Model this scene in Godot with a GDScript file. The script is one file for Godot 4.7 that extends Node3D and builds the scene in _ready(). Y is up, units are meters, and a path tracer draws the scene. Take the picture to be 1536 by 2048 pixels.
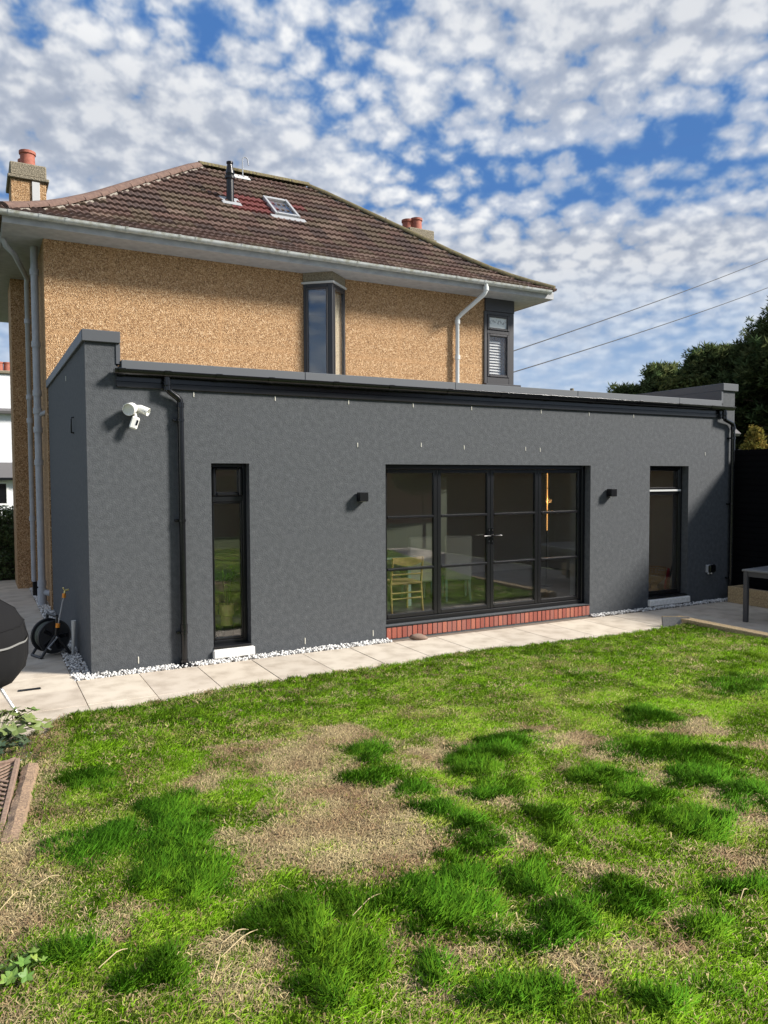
extends Node3D
# A rendered grey rear extension with black glazed doors, the older house behind it, and a patchy lawn.
# Axes: the extension's front wall is the plane z = 0, its near corner is the origin, x runs along the wall, y is up.

const LUSH = [[-0.11,4.00,0.20,0.14,-0.06,0.27], [-0.15,4.49,0.21,0.14,-0.06,0.28], [-0.22,4.90,0.17,0.11,-0.06,0.25], [-0.32,4.99,0.11,0.07,-0.03,0.14], [-0.50,4.33,0.19,0.13,-0.03,0.26], [-0.40,3.16,0.19,0.13,-0.04,0.31], [1.23,3.73,0.13,0.09,-0.10,0.20], [1.10,4.19,0.13,0.09,-0.09,0.18], [1.16,4.55,0.08,0.06,-0.06,0.10], [1.16,4.87,0.11,0.08,-0.07,0.11], [1.14,5.14,0.10,0.07,-0.07,0.10], [1.11,5.33,0.07,0.05,-0.05,0.06], [0.81,5.51,0.11,0.07,-0.12,0.18], [0.56,5.69,0.17,0.11,-0.09,0.15], [0.37,5.58,0.15,0.10,-0.06,0.12], [0.63,5.88,0.13,0.08,-0.09,0.13], [0.02,5.48,0.15,0.10,-0.05,0.13], [0.08,5.74,0.16,0.10,-0.05,0.12], [0.10,5.91,0.10,0.06,-0.04,0.09], [-0.06,5.97,0.13,0.08,-0.04,0.10], [2.13,4.17,0.19,0.14,-0.20,0.25], [1.73,4.22,0.14,0.10,-0.13,0.19], [1.69,4.50,0.12,0.09,-0.10,0.14], [1.58,4.84,0.13,0.09,-0.10,0.13], [1.53,5.33,0.12,0.08,-0.12,0.14], [1.43,5.55,0.10,0.06,-0.08,0.09], [1.05,5.75,0.12,0.08,-0.10,0.12], [0.93,6.11,0.14,0.09,-0.09,0.11], [0.73,6.11,0.11,0.07,-0.07,0.09], [0.45,6.34,0.15,0.09,-0.08,0.10], [0.33,6.06,0.07,0.05,-0.03,0.05], [2.05,5.60,0.16,0.11,-0.13,0.11], [2.13,5.80,0.14,0.09,-0.11,0.09], [2.12,5.30,0.15,0.11,-0.13,0.13], [2.70,5.61,0.13,0.09,-0.16,0.11], [2.66,5.29,0.16,0.11,-0.15,0.12], [2.22,4.98,0.14,0.10,-0.13,0.13], [2.52,5.83,0.08,0.05,-0.09,0.06], [2.90,4.73,0.26,0.19,-0.20,0.18], [3.03,5.10,0.22,0.16,-0.20,0.16], [4.10,2.72,0.23,0.17,-0.24,0.26], [5.00,3.82,0.29,0.24,-0.39,0.29], [3.48,4.21,0.20,0.15,-0.22,0.20], [4.57,1.73,0.28,0.18,-0.24,0.28], [0.24,1.78,0.58,0.36,-0.06,0.30], [-0.38,1.72,0.14,0.09,-0.03,0.29], [1.98,1.35,0.69,0.41,-0.11,0.25], [4.29,1.27,1.07,0.66,-0.22,0.29], [7.24,1.64,0.58,0.38,-0.46,0.37], [1.22,6.08,0.10,0.06,-0.09,0.08], [0.94,6.57,0.12,0.07,-0.08,0.07], [1.32,6.51,0.13,0.08,-0.11,0.08], [1.67,6.27,0.12,0.07,-0.10,0.07], [-0.50,5.56,0.12,0.08,-0.02,0.11], [-0.82,5.29,0.11,0.07,-0.01,0.14]]
const DRY = [[0.73,3.58,0.39,0.27,-0.17,0.45], [0.72,4.34,0.40,0.28,-0.20,0.45], [0.28,4.78,0.31,0.21,-0.13,0.34], [0.69,5.06,0.26,0.18,-0.17,0.31], [1.65,4.10,0.21,0.15,-0.20,0.31], [1.44,4.84,0.14,0.09,-0.11,0.16], [1.24,5.42,0.12,0.08,-0.11,0.13], [1.36,3.33,0.27,0.19,-0.14,0.29], [2.61,4.38,0.21,0.16,-0.15,0.16], [2.64,4.68,0.18,0.13,-0.14,0.14], [2.15,4.88,0.14,0.10,-0.11,0.12], [2.51,3.92,0.17,0.13,-0.13,0.17], [2.57,5.62,0.15,0.10,-0.11,0.08], [2.27,5.78,0.18,0.12,-0.11,0.08], [3.52,4.59,0.16,0.12,-0.15,0.12], [3.25,4.55,0.16,0.12,-0.12,0.10], [0.36,5.92,0.12,0.08,-0.07,0.11], [0.42,6.08,0.13,0.08,-0.07,0.10], [0.20,6.12,0.17,0.10,-0.06,0.10], [1.44,5.86,0.20,0.13,-0.14,0.14], [1.63,5.54,0.14,0.09,-0.11,0.11], [0.88,5.77,0.04,0.03,-0.06,0.08], [0.77,6.38,0.13,0.08,-0.09,0.09], [1.39,6.32,0.14,0.09,-0.10,0.08], [-0.18,5.58,0.11,0.07,-0.04,0.13], [-0.27,5.81,0.12,0.07,-0.04,0.14], [-0.86,4.23,0.11,0.07,-0.02,0.39], [-0.90,4.91,0.07,0.05,-0.01,0.27], [2.43,5.13,0.14,0.10,-0.12,0.11], [3.46,5.14,0.12,0.09,-0.13,0.09], [0.25,3.60,0.16,0.11,-0.08,0.28], [-0.55,5.13,0.14,0.09,-0.02,0.14], [-0.33,5.60,0.09,0.06,-0.02,0.09], [1.08,6.36,0.11,0.06,-0.08,0.08], [1.99,6.10,0.13,0.08,-0.11,0.08]]

const WALL_Z := -4.47          # the old house's rear wall
const HOUSE_L := -0.02
const HOUSE_R := 8.94
const EAVE := 0.55             # soffit overhang
const WIDTH := 10.05           # extension
var M := {}
var taken := {}
var rng := RandomNumberGenerator.new()
var lawn_noise := FastNoiseLite.new()
var lush_map: PackedFloat32Array
var dry_map: PackedFloat32Array

# ------------------------------------------------------------------ mesh collector
class MB:
	var v := PackedVector3Array()
	var n := PackedVector3Array()
	var c := PackedColorArray()
	var col := Color(1, 1, 1)
	var xf := Transform3D()

	func tri(a: Vector3, b: Vector3, d: Vector3, na: Vector3, nb: Vector3, nd: Vector3) -> void:
		if (b - a).cross(d - a).dot(na + nb + nd) > 0.0:
			var t := b; b = d; d = t
			t = nb; nb = nd; nd = t
		v.push_back(xf * a); v.push_back(xf * b); v.push_back(xf * d)
		var r := xf.basis
		n.push_back((r * na).normalized()); n.push_back((r * nb).normalized()); n.push_back((r * nd).normalized())
		c.push_back(col); c.push_back(col); c.push_back(col)

	func quad(a: Vector3, b: Vector3, d: Vector3, e: Vector3, nn: Vector3) -> void:
		tri(a, b, d, nn, nn, nn)
		tri(a, d, e, nn, nn, nn)

	func flat(a: Vector3, b: Vector3, d: Vector3, out: Vector3) -> void:
		var nn := (b - a).cross(d - a).normalized()
		if nn.dot(out) < 0.0: nn = -nn
		tri(a, b, d, nn, nn, nn)

	# box from corner to corner with chamfered edges
	func box(lo: Vector3, hi: Vector3, ch := 0.0) -> void:
		var ce := (lo + hi) * 0.5
		var h := (hi - lo) * 0.5
		ch = minf(ch, minf(h.x, minf(h.y, h.z)) * 0.8)
		for ax in 3:
			for s in [-1.0, 1.0]:
				var u := (ax + 1) % 3
				var w := (ax + 2) % 3
				var p := []
				for q in [[-1, -1], [1, -1], [1, 1], [-1, 1]]:
					var t := Vector3()
					t[ax] = s * h[ax]
					t[u] = q[0] * (h[u] - ch)
					t[w] = q[1] * (h[w] - ch)
					p.append(ce + t)
				var nn := Vector3(); nn[ax] = s
				quad(p[0], p[1], p[2], p[3], nn)
		if ch <= 0.0: return
		for ax in 3:
			var u := (ax + 1) % 3
			var w := (ax + 2) % 3
			for su in [-1.0, 1.0]:
				for sw in [-1.0, 1.0]:
					var p := []
					for q in [[-1, 0], [1, 0], [1, 1], [-1, 1]]:
						var t := Vector3()
						t[ax] = q[0] * (h[ax] - ch)
						t[u] = su * (h[u] - (ch if q[1] == 1 else 0.0))
						t[w] = sw * (h[w] - (0.0 if q[1] == 1 else ch))
						p.append(ce + t)
					var nn := Vector3(); nn[u] = su; nn[w] = sw
					quad(p[0], p[1], p[2], p[3], nn.normalized())
		for sx in [-1.0, 1.0]:
			for sy in [-1.0, 1.0]:
				for sz in [-1.0, 1.0]:
					var k := Vector3(sx, sy, sz)
					flat(ce + k * (h - Vector3(0, ch, ch)), ce + k * (h - Vector3(ch, 0, ch)), ce + k * (h - Vector3(ch, ch, 0)), k)

	# round tube along a path; one radius, or one for each point
	func tube(path: Array, rad, sides := 8, caps := true) -> void:
		var m := path.size()
		var rings := []
		var dirs := []
		var prev := Vector3.ZERO
		for i in m:
			var d: Vector3
			if i == 0: d = path[1] - path[0]
			elif i == m - 1: d = path[i] - path[i - 1]
			else: d = (path[i + 1] - path[i]).normalized() + (path[i] - path[i - 1]).normalized()
			d = d.normalized()
			var a: Vector3
			if i == 0:
				a = d.cross(Vector3.UP if absf(d.y) < 0.9 else Vector3.RIGHT).normalized()
			else:
				a = (prev - d * prev.dot(d)).normalized()
			prev = a
			var b := d.cross(a)
			var r: float = rad[i] if rad is Array else rad
			var ring := []
			for k in sides:
				var t := TAU * k / sides
				var o := a * cos(t) + b * sin(t)
				ring.append([path[i] + o * r, o])
			rings.append(ring)
			dirs.append(d)
		for i in m - 1:
			for k in sides:
				var k2 := (k + 1) % sides
				var p = rings[i][k]; var q = rings[i][k2]; var s = rings[i + 1][k2]; var t = rings[i + 1][k]
				tri(p[0], q[0], s[0], p[1], q[1], s[1])
				tri(p[0], s[0], t[0], p[1], s[1], t[1])
		if caps:
			for e in [0, m - 1]:
				var nn: Vector3 = dirs[e] * (-1.0 if e == 0 else 1.0)
				for k in sides:
					tri(path[e], rings[e][k][0], rings[e][(k + 1) % sides][0], nn, nn, nn)

	# profile of [radius, height] turned about the y axis through `at`
	func lathe(prof: Array, segs := 16, at := Vector3.ZERO) -> void:
		for i in prof.size() - 1:
			var r0: float = prof[i][0]; var y0: float = prof[i][1]
			var r1: float = prof[i + 1][0]; var y1: float = prof[i + 1][1]
			var nr := y1 - y0
			var ny := r0 - r1
			for k in segs:
				var a := TAU * k / segs
				var b := TAU * (k + 1) / segs
				var ca := Vector3(cos(a), 0, sin(a)); var cb := Vector3(cos(b), 0, sin(b))
				var na := (ca * nr + Vector3.UP * ny).normalized(); var nb := (cb * nr + Vector3.UP * ny).normalized()
				var p0 := at + ca * r0 + Vector3.UP * y0; var p1 := at + cb * r0 + Vector3.UP * y0
				var p2 := at + cb * r1 + Vector3.UP * y1; var p3 := at + ca * r1 + Vector3.UP * y1
				if r0 > 1e-5: tri(p0, p1, p2, na, nb, nb)
				if r1 > 1e-5: tri(p0, p2, p3, na, nb, na)

	# polygon in the x-y plane given depth along z from z0 to z1 (fan triangulated by Geometry2D)
	func prism(poly: PackedVector2Array, z0: float, z1: float) -> void:
		var ids := Geometry2D.triangulate_polygon(poly)
		for i in range(0, ids.size(), 3):
			for e in [[z0, -1.0], [z1, 1.0]]:
				var nn := Vector3(0, 0, signf(z1 - z0) * e[1])
				var a := poly[ids[i]]; var b := poly[ids[i + 1]]; var d := poly[ids[i + 2]]
				tri(Vector3(a.x, a.y, e[0]), Vector3(b.x, b.y, e[0]), Vector3(d.x, d.y, e[0]), nn, nn, nn)
		var cw := Geometry2D.is_polygon_clockwise(poly)
		for i in poly.size():
			var a := poly[i]; var b := poly[(i + 1) % poly.size()]
			var nn2 := Vector2(b.y - a.y, a.x - b.x).normalized() * (-1.0 if cw else 1.0)
			quad(Vector3(a.x, a.y, z0), Vector3(b.x, b.y, z0), Vector3(b.x, b.y, z1), Vector3(a.x, a.y, z1), Vector3(nn2.x, nn2.y, 0))

	# lumpy ball
	func lump(at: Vector3, rad: Vector3, rough: float, seed_: int, la := 8, lo := 10) -> void:
		var ns := FastNoiseLite.new(); ns.seed = seed_; ns.frequency = 1.1
		var g := []
		for i in la + 1:
			var row := []
			var t := PI * i / la
			for k in lo:
				var a := TAU * k / lo
				var d := Vector3(sin(t) * cos(a), cos(t), sin(t) * sin(a))
				var s := 1.0 + rough * ns.get_noise_3dv(d)
				row.append([at + d * rad * s, (d / rad).normalized()])
			g.append(row)
		for i in la:
			for k in lo:
				var k2 := (k + 1) % lo
				var p = g[i][k]; var q = g[i][k2]; var r = g[i + 1][k2]; var s = g[i + 1][k]
				if i > 0: tri(p[0], q[0], r[0], p[1], q[1], r[1])
				if i < la - 1: tri(p[0], r[0], s[0], p[1], r[1], s[1])

	func mesh() -> ArrayMesh:
		var a := []
		a.resize(Mesh.ARRAY_MAX)
		a[Mesh.ARRAY_VERTEX] = v
		a[Mesh.ARRAY_NORMAL] = n
		a[Mesh.ARRAY_COLOR] = c
		var m := ArrayMesh.new()
		m.add_surface_from_arrays(Mesh.PRIMITIVE_TRIANGLES, a)
		return m

# ------------------------------------------------------------------ scene helpers
func numbered(called: String) -> String:
	var k: int = taken.get(called, 0)
	taken[called] = k + 1
	return called if k == 0 else "%s_%03d" % [called, k]

func thing(called: String, label: String, category: String, at := Vector3.ZERO, group := "") -> Node3D:
	var o := Node3D.new()
	o.name = numbered(called)
	add_child(o)
	o.position = at
	o.set_meta("label", label); o.set_meta("category", category); o.set_meta("base", at)
	if group: o.set_meta("group", group)
	return o

# adds a part; the shape was collected in scene coordinates, the parent stands at its base
func part(parent: Node3D, called: String, shape, m: Material, label := "") -> MeshInstance3D:
	var o := MeshInstance3D.new()
	o.name = called
	o.mesh = shape.mesh() if shape is MB else shape
	o.material_override = m
	parent.add_child(o, true)
	if parent.has_meta("base") and shape is MB: o.position = -parent.get_meta("base")
	if label: o.set_meta("label", label)
	return o

func structure(called: String, shape, m: Material, label: String, category: String, kind := "structure") -> MeshInstance3D:
	var o := MeshInstance3D.new()
	o.name = numbered(called)
	o.mesh = shape.mesh() if shape is MB else shape
	o.material_override = m
	add_child(o)
	o.set_meta("kind", kind); o.set_meta("label", label); o.set_meta("category", category)
	return o

func rgb(r: float, g: float, b: float) -> Color:   # real-world base colour, linear
	return Color(r, g, b)

func mat(called: String, base: Color, rough := 0.8, metal := 0.0) -> StandardMaterial3D:
	var m := StandardMaterial3D.new()
	m.resource_name = called
	m.albedo_color = base.linear_to_srgb()
	m.roughness = rough
	m.metallic = metal
	M[called] = m
	return m

func fnl(kind: int, freq: float, octaves: int, seed_: int) -> FastNoiseLite:
	var f := FastNoiseLite.new()
	f.noise_type = kind; f.frequency = freq; f.seed = seed_
	if octaves > 1:
		f.fractal_type = FastNoiseLite.FRACTAL_FBM; f.fractal_octaves = octaves
	else:
		f.fractal_type = FastNoiseLite.FRACTAL_NONE
	return f

# a tileable texture: grey noise through stops of [position, linear colour]; a second noise shifts it
func ramp_image(size: int, a: FastNoiseLite, stops: Array, b: FastNoiseLite = null, share := 0.0) -> Image:
	var ia := a.get_seamless_image(size, size)
	ia.convert(Image.FORMAT_L8)
	var da := ia.get_data()
	var db := PackedByteArray()
	if b:
		var ib := b.get_seamless_image(size, size); ib.convert(Image.FORMAT_L8); db = ib.get_data()
	var table := []
	for i in 256:
		var t := i / 255.0
		var cc: Color = stops[0][1]
		for k in stops.size() - 1:
			if t >= stops[k][0]:
				cc = (stops[k][1] as Color).lerp(stops[k + 1][1], clampf((t - stops[k][0]) / (stops[k + 1][0] - stops[k][0]), 0, 1))
		cc = cc.linear_to_srgb()
		table.append([int(clampf(cc.r, 0, 1) * 255), int(clampf(cc.g, 0, 1) * 255), int(clampf(cc.b, 0, 1) * 255)])
	var out := PackedByteArray(); out.resize(size * size * 3)
	for i in size * size:
		var t := da[i]
		if b: t = clampi(int(t * (1.0 - share) + db[i] * share), 0, 255)
		var e = table[t]
		out[i * 3] = e[0]; out[i * 3 + 1] = e[1]; out[i * 3 + 2] = e[2]
	return Image.create_from_data(size, size, false, Image.FORMAT_RGB8, out)

func grey_image(size: int, a: FastNoiseLite) -> Image:
	var ia := a.get_seamless_image(size, size)
	ia.convert(Image.FORMAT_L8)
	return ia

func skin(m: StandardMaterial3D, im: Image, metres: float, relief: Image = null, cm := 0.0) -> void:
	m.uv1_triplanar = true; m.uv1_world_triplanar = true
	m.uv1_scale = Vector3.ONE / metres
	if im: m.albedo_texture = ImageTexture.create_from_image(im)
	if relief:
		m.heightmap_enabled = true
		m.heightmap_texture = ImageTexture.create_from_image(relief)
		m.heightmap_scale = cm

func lawn_height(x: float, z: float) -> float:
	var t := clampf((z - 1.2) / 7.0, 0, 1)
	return 0.03 + 0.36 * t * t * (3.0 - 2.0 * t) + 0.02 * lawn_noise.get_noise_2d(x * 2.0, z * 2.0)

func edge_z(x: float) -> float:       # where the lawn begins in front of the paving
	var xs := [-0.7, -0.52, -0.35, 0.04, 0.44, 1.18, 2.34, 3.63, 5.0, 6.57, 7.4]
	var zs := [1.85, 1.62, 1.42, 1.47, 1.40, 1.27, 1.27, 1.19, 1.27, 1.36, 1.34]
	for i in xs.size() - 1:
		if x < xs[i + 1]:
			return lerpf(zs[i], zs[i + 1], clampf((x - xs[i]) / (xs[i + 1] - xs[i]), 0, 1)) + 0.03 * lawn_noise.get_noise_1d(x * 9.0)
	return zs[-1]

func edge_x(z: float) -> float:       # left edge of the lawn, along the planting bed
	return -0.52 - 0.10 * clampf(z - 1.6, 0, 5.0) + 0.06 * lawn_noise.get_noise_1d(z * 6.0 + 40.0)

# ------------------------------------------------------------------ sky
func make_sky() -> PanoramaSkyMaterial:
	var w := 4096; var h := 2048
	var data := PackedByteArray(); data.resize(w * h * 3)
	var puff := fnl(FastNoiseLite.TYPE_CELLULAR, 18.0, 1, 11)
	puff.cellular_distance_function = FastNoiseLite.DISTANCE_EUCLIDEAN
	puff.cellular_return_type = FastNoiseLite.RETURN_DISTANCE
	puff.domain_warp_enabled = true
	puff.domain_warp_amplitude = 0.05; puff.domain_warp_frequency = 11.0; puff.domain_warp_fractal_octaves = 4
	var soft := fnl(FastNoiseLite.TYPE_SIMPLEX_SMOOTH, 7.5, 6, 5)
	soft.fractal_gain = 0.55
	var puff2 := fnl(FastNoiseLite.TYPE_CELLULAR, 8.5, 1, 12)
	puff2.cellular_distance_function = FastNoiseLite.DISTANCE_EUCLIDEAN
	puff2.cellular_return_type = FastNoiseLite.RETURN_DISTANCE
	puff2.domain_warp_enabled = true
	puff2.domain_warp_amplitude = 0.08; puff2.domain_warp_frequency = 8.0; puff2.domain_warp_fractal_octaves = 4
	var big := fnl(FastNoiseLite.TYPE_SIMPLEX_SMOOTH, 1.3, 3, 21)
	var fib := fnl(FastNoiseLite.TYPE_SIMPLEX_SMOOTH, 24.0, 5, 8)
	# patches of thicker and thinner cloud: azimuth, elevation, spreads (degrees), strength
	var spots := [[47.0, 20.5, 9.0, 2.6, -0.50], [35.0, 21.5, 5.0, 2.2, -0.22], [12.0, 31.5, 5.0, 1.5, -0.14], [25.0, 26.5, 5.0, 1.8, -0.10], [53.0, 24.0, 4.0, 1.6, -0.16], [4.0, 19.0, 3.0, 1.2, -0.20], [36.0, 27.5, 6.0, 1.6, -0.10],
		[49.0, 31.5, 12.0, 3.6, 0.34], [10.0, 25.0, 10.0, 4.0, 0.22], [40.0, 15.0, 18.0, 3.0, 0.30], [22.0, 18.5, 8.0, 2.2, 0.12], [30.0, 31.0, 6.0, 2.5, 0.14]]
	for py in h / 2:
		var el := PI * 0.5 - PI * (py + 0.5) / h
		var eld := rad_to_deg(el)
		var ce := cos(el); var se := sin(el)
		var r := 1.0 / (se + 0.28)
		var blue := Color8(74, 119, 182).lerp(Color8(110, 152, 202), pow(1.0 - clampf(eld / 40.0, 0, 1), 2.4)).lerp(Color8(178, 200, 224), pow(1.0 - clampf(eld / 15.0, 0, 1), 1.5))
		var coarse := 4
		if py % coarse != 0 and eld > 48.0:
			var row := w * 3
			var src := (py - py % coarse) * row
			for i in row: data[py * row + i] = data[src + i]
			continue
		var px := 0
		while px < w:
			var az := TAU * (px + 0.5) / w
			var azd := rad_to_deg(az)
			var fine := eld < 48.0 and (azd < 66.0 or azd > 352.0)
			var sx := sin(az) * ce * r; var sz := -cos(az) * ce * r
			var bias := 0.0
			if fine:
				var a2 := azd if azd < 180.0 else azd - 360.0
				for s in spots:
					var da: float = (a2 - s[0]) / s[2]; var de: float = (eld - s[1]) / s[3]
					var q := da * da + de * de
					if q < 8.0: bias += s[4] * exp(-q * 0.7)
			var low := clampf((15.0 - eld) / 7.0, 0, 1)
			var n := soft.get_noise_2d(sx, sz)
			var pf := -puff.get_noise_2d(sx, sz)          # high in the middle of a puff
			var bg := big.get_noise_2d(sx, sz)
			var wide := smoothstep(-0.25, 0.35, big.get_noise_2d(sx * 1.7 + 9.0, sz * 1.7))
			pf = lerpf(pf, -puff2.get_noise_2d(sx, sz), wide * 0.35)
			var fb := fib.get_noise_2d(sx + 0.3 * sz, sz - 0.3 * sx)
			var d := 0.23 + n * 0.40 + (pf - 0.52) * 0.95 + bg * 0.34 + fb * 0.15 + bias + low * 0.05
			var dens := smoothstep(-0.20, 0.30, d)
			dens = lerpf(dens, 0.66 + 0.35 * n + 0.25 * bg, low)
			var sheet := clampf(0.5 + bias * 1.9 + bg * 0.55, 0, 1)         # broad grey sheets
			var lit := smoothstep(0.05, 0.75, d + fb * 0.15 - maxf(bg, 0.0) * 0.35)
			var wh := Color8(172, 184, 205).lerp(Color8(242, 243, 244), lit).lerp(Color8(158, 166, 181), clampf((sheet - 0.38) * 1.1, 0, 0.85) * (0.45 + 0.55 * (1.0 - lit)))
			wh = wh.lerp(Color8(204, 214, 228), low * 0.7)
			var cc := blue.lerp(wh, clampf(dens, 0, 1))
			var step := 1 if fine else coarse
			for k in step:
				if px + k < w:
					var o := (py * w + px + k) * 3
					data[o] = int(cc.r * 255.0); data[o + 1] = int(cc.g * 255.0); data[o + 2] = int(cc.b * 255.0)
			px += step
	for i in range(w * (h / 2) * 3, w * h * 3, 3):
		data[i] = 92; data[i + 1] = 96; data[i + 2] = 88
	var sm := PanoramaSkyMaterial.new()
	sm.panorama = ImageTexture.create_from_image(Image.create_from_data(w, h, false, Image.FORMAT_RGB8, data))
	return sm

# ------------------------------------------------------------------ materials
func make_materials() -> void:
	var simplex := FastNoiseLite.TYPE_SIMPLEX_SMOOTH
	var cell := FastNoiseLite.TYPE_CELLULAR
	# grey wall paint on textured render
	var rough_noise := fnl(simplex, 0.034, 6, 3)
	rough_noise.fractal_gain = 0.62
	var m := mat("render", rgb(1, 1, 1), 0.82)
	skin(m, ramp_image(1024, rough_noise, [[0.0, rgb(0.037, 0.041, 0.045)], [0.35, rgb(0.056, 0.062, 0.068)], [0.5, rgb(0.062, 0.068, 0.0745)], [0.68, rgb(0.070, 0.0765, 0.083)], [1.0, rgb(0.112, 0.118, 0.125)]], fnl(simplex, 0.30, 3, 9), 0.22), 2.9, grey_image(1024, fnl(simplex, 0.14, 4, 17)), 0.26)
	# tan roughcast with pebbles
	var peb := fnl(cell, 0.13, 1, 2)
	peb.cellular_return_type = FastNoiseLite.RETURN_CELL_VALUE
	m = mat("roughcast", rgb(1, 1, 1), 0.9)
	var stops := [[0.0, rgb(0.125, 0.064, 0.029)], [0.25, rgb(0.30, 0.168, 0.074)], [0.5, rgb(0.44, 0.258, 0.122)], [0.75, rgb(0.56, 0.36, 0.188)], [1.0, rgb(0.80, 0.60, 0.39)]]
	var hgt := fnl(cell, 0.13, 1, 2)
	hgt.cellular_return_type = FastNoiseLite.RETURN_DISTANCE
	skin(m, ramp_image(1024, peb, stops, fnl(simplex, 0.02, 5, 6), 0.22), 1.75, grey_image(1024, hgt), 1.6)
	# concrete roof tiles
	var tile_im := ramp_image(512, fnl(simplex, 0.03, 5, 31), [[0.0, rgb(0.35, 0.33, 0.30)], [0.45, rgb(0.75, 0.72, 0.70)], [0.7, rgb(1, 1, 1)], [0.86, rgb(1, 1, 0.98)], [1.0, rgb(1, 1, 0.9)]], fnl(simplex, 0.15, 3, 32), 0.4)
	var tones := [rgb(0.150, 0.096, 0.080), rgb(0.126, 0.085, 0.073), rgb(0.172, 0.116, 0.096), rgb(0.104, 0.075, 0.067), rgb(0.142, 0.108, 0.080), rgb(0.205, 0.148, 0.118)]
	for i in tones.size():
		m = mat("tile_%d" % i, tones[i], 0.92)
		m.metallic_specular = 0.3
		skin(m, null, 0.9)
		m.albedo_texture = M["tile_0"].albedo_texture if i > 0 else ImageTexture.create_from_image(tile_im)
	m = mat("tile_new", rgb(0.18, 0.045, 0.040), 0.8)
	skin(m, null, 0.9); m.albedo_texture = M["tile_0"].albedo_texture
	m = mat("hip_tile", rgb(1, 1, 1), 0.85)
	skin(m, ramp_image(512, fnl(simplex, 0.025, 5, 33), [[0.0, rgb(0.07, 0.045, 0.036)], [0.5, rgb(0.135, 0.080, 0.062)], [0.8, rgb(0.18, 0.115, 0.085)], [1.0, rgb(0.24, 0.21, 0.15)]]), 1.1)
	m = mat("ridge_tile", rgb(1, 1, 1), 0.9)
	skin(m, ramp_image(512, fnl(simplex, 0.03, 5, 34), [[0.0, rgb(0.06, 0.05, 0.03)], [0.45, rgb(0.13, 0.10, 0.06)], [0.65, rgb(0.17, 0.15, 0.05)], [1.0, rgb(0.27, 0.24, 0.15)]]), 0.9)
	mat("roof_felt", rgb(0.05, 0.04, 0.038), 0.95)
	m = mat("mortar", rgb(1, 1, 1), 0.95)
	skin(m, ramp_image(256, fnl(simplex, 0.06, 4, 35), [[0.0, rgb(0.14, 0.12, 0.10)], [1.0, rgb(0.36, 0.33, 0.28)]]), 0.5)
	m = mat("old_gutter", rgb(1, 1, 1), 0.6)
	skin(m, ramp_image(512, fnl(simplex, 0.018, 5, 36), [[0.0, rgb(0.14, 0.13, 0.075)], [0.32, rgb(0.30, 0.30, 0.24)], [0.55, rgb(0.44, 0.46, 0.44)], [1.0, rgb(0.52, 0.54, 0.53)]], fnl(simplex, 0.1, 3, 37), 0.25), 1.3)
	m = mat("grey_pipe", rgb(1, 1, 1), 0.5)
	skin(m, ramp_image(256, fnl(simplex, 0.02, 4, 38), [[0.0, rgb(0.30, 0.32, 0.35)], [1.0, rgb(0.44, 0.46, 0.49)]]), 0.9)
	m = mat("pale_pipe", rgb(0.56, 0.58, 0.57), 0.5)
	m = mat("soffit", rgb(1, 1, 1), 0.7)
	skin(m, ramp_image(512, fnl(simplex, 0.015, 4, 39), [[0.0, rgb(0.30, 0.305, 0.315)], [1.0, rgb(0.42, 0.425, 0.43)]]), 1.4)
	m = mat("stone", rgb(1, 1, 1), 0.92)
	skin(m, ramp_image(512, fnl(simplex, 0.04, 5, 40), [[0.0, rgb(0.10, 0.085, 0.06)], [0.5, rgb(0.22, 0.19, 0.135)], [1.0, rgb(0.36, 0.31, 0.23)]]), 0.7, grey_image(256, fnl(simplex, 0.1, 4, 41)), 1.0)
	m = mat("clay_pot", rgb(1, 1, 1), 0.75)
	skin(m, ramp_image(256, fnl(simplex, 0.03, 4, 42), [[0.0, rgb(0.26, 0.075, 0.05)], [1.0, rgb(0.42, 0.14, 0.09)]]), 0.6)
	mat("lead", rgb(0.33, 0.34, 0.35), 0.6)
	m = mat("lead_white", rgb(0.50, 0.51, 0.50), 0.65)
	# dark trims
	mat("black_plastic", rgb(0.006, 0.0065, 0.008), 0.2)
	mat("black_frame", rgb(0.006, 0.0065, 0.008), 0.3)
	m = mat("coping", rgb(0.075, 0.081, 0.090), 0.5)
	m = mat("trim", rgb(0.100, 0.108, 0.117), 0.5)
	mat("brown_frame", rgb(0.040, 0.038, 0.040), 0.4)
	mat("bay_frame", rgb(0.022, 0.024, 0.028), 0.4)
	mat("dark_steel", rgb(0.10, 0.10, 0.10), 0.3, 1.0)
	mat("steel", rgb(0.55, 0.55, 0.55), 0.28, 1.0)
	m = mat("glass", rgb(0.02, 0.025, 0.024), 0.0)
	m.transparency = BaseMaterial3D.TRANSPARENCY_ALPHA
	m.albedo_color.a = 0.03
	m = mat("white_plastic", rgb(0.78, 0.78, 0.74), 0.35)
	mat("weep", rgb(0.62, 0.60, 0.52), 0.5)
	m = mat("white_sill", rgb(1, 1, 1), 0.7)
	skin(m, ramp_image(256, fnl(simplex, 0.04, 4, 43), [[0.0, rgb(0.62, 0.61, 0.57)], [1.0, rgb(0.82, 0.81, 0.78)]]), 0.6)
	var brick_im := ramp_image(256, fnl(simplex, 0.05, 5, 44), [[0.0, rgb(0.55, 0.5, 0.5)], [0.5, rgb(0.9, 0.88, 0.85)], [1.0, rgb(1, 1, 1)]])
	var bt := ImageTexture.create_from_image(brick_im)
	var bc := [rgb(0.36, 0.105, 0.070), rgb(0.30, 0.085, 0.060), rgb(0.42, 0.145, 0.095), rgb(0.33, 0.12, 0.09)]
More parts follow.
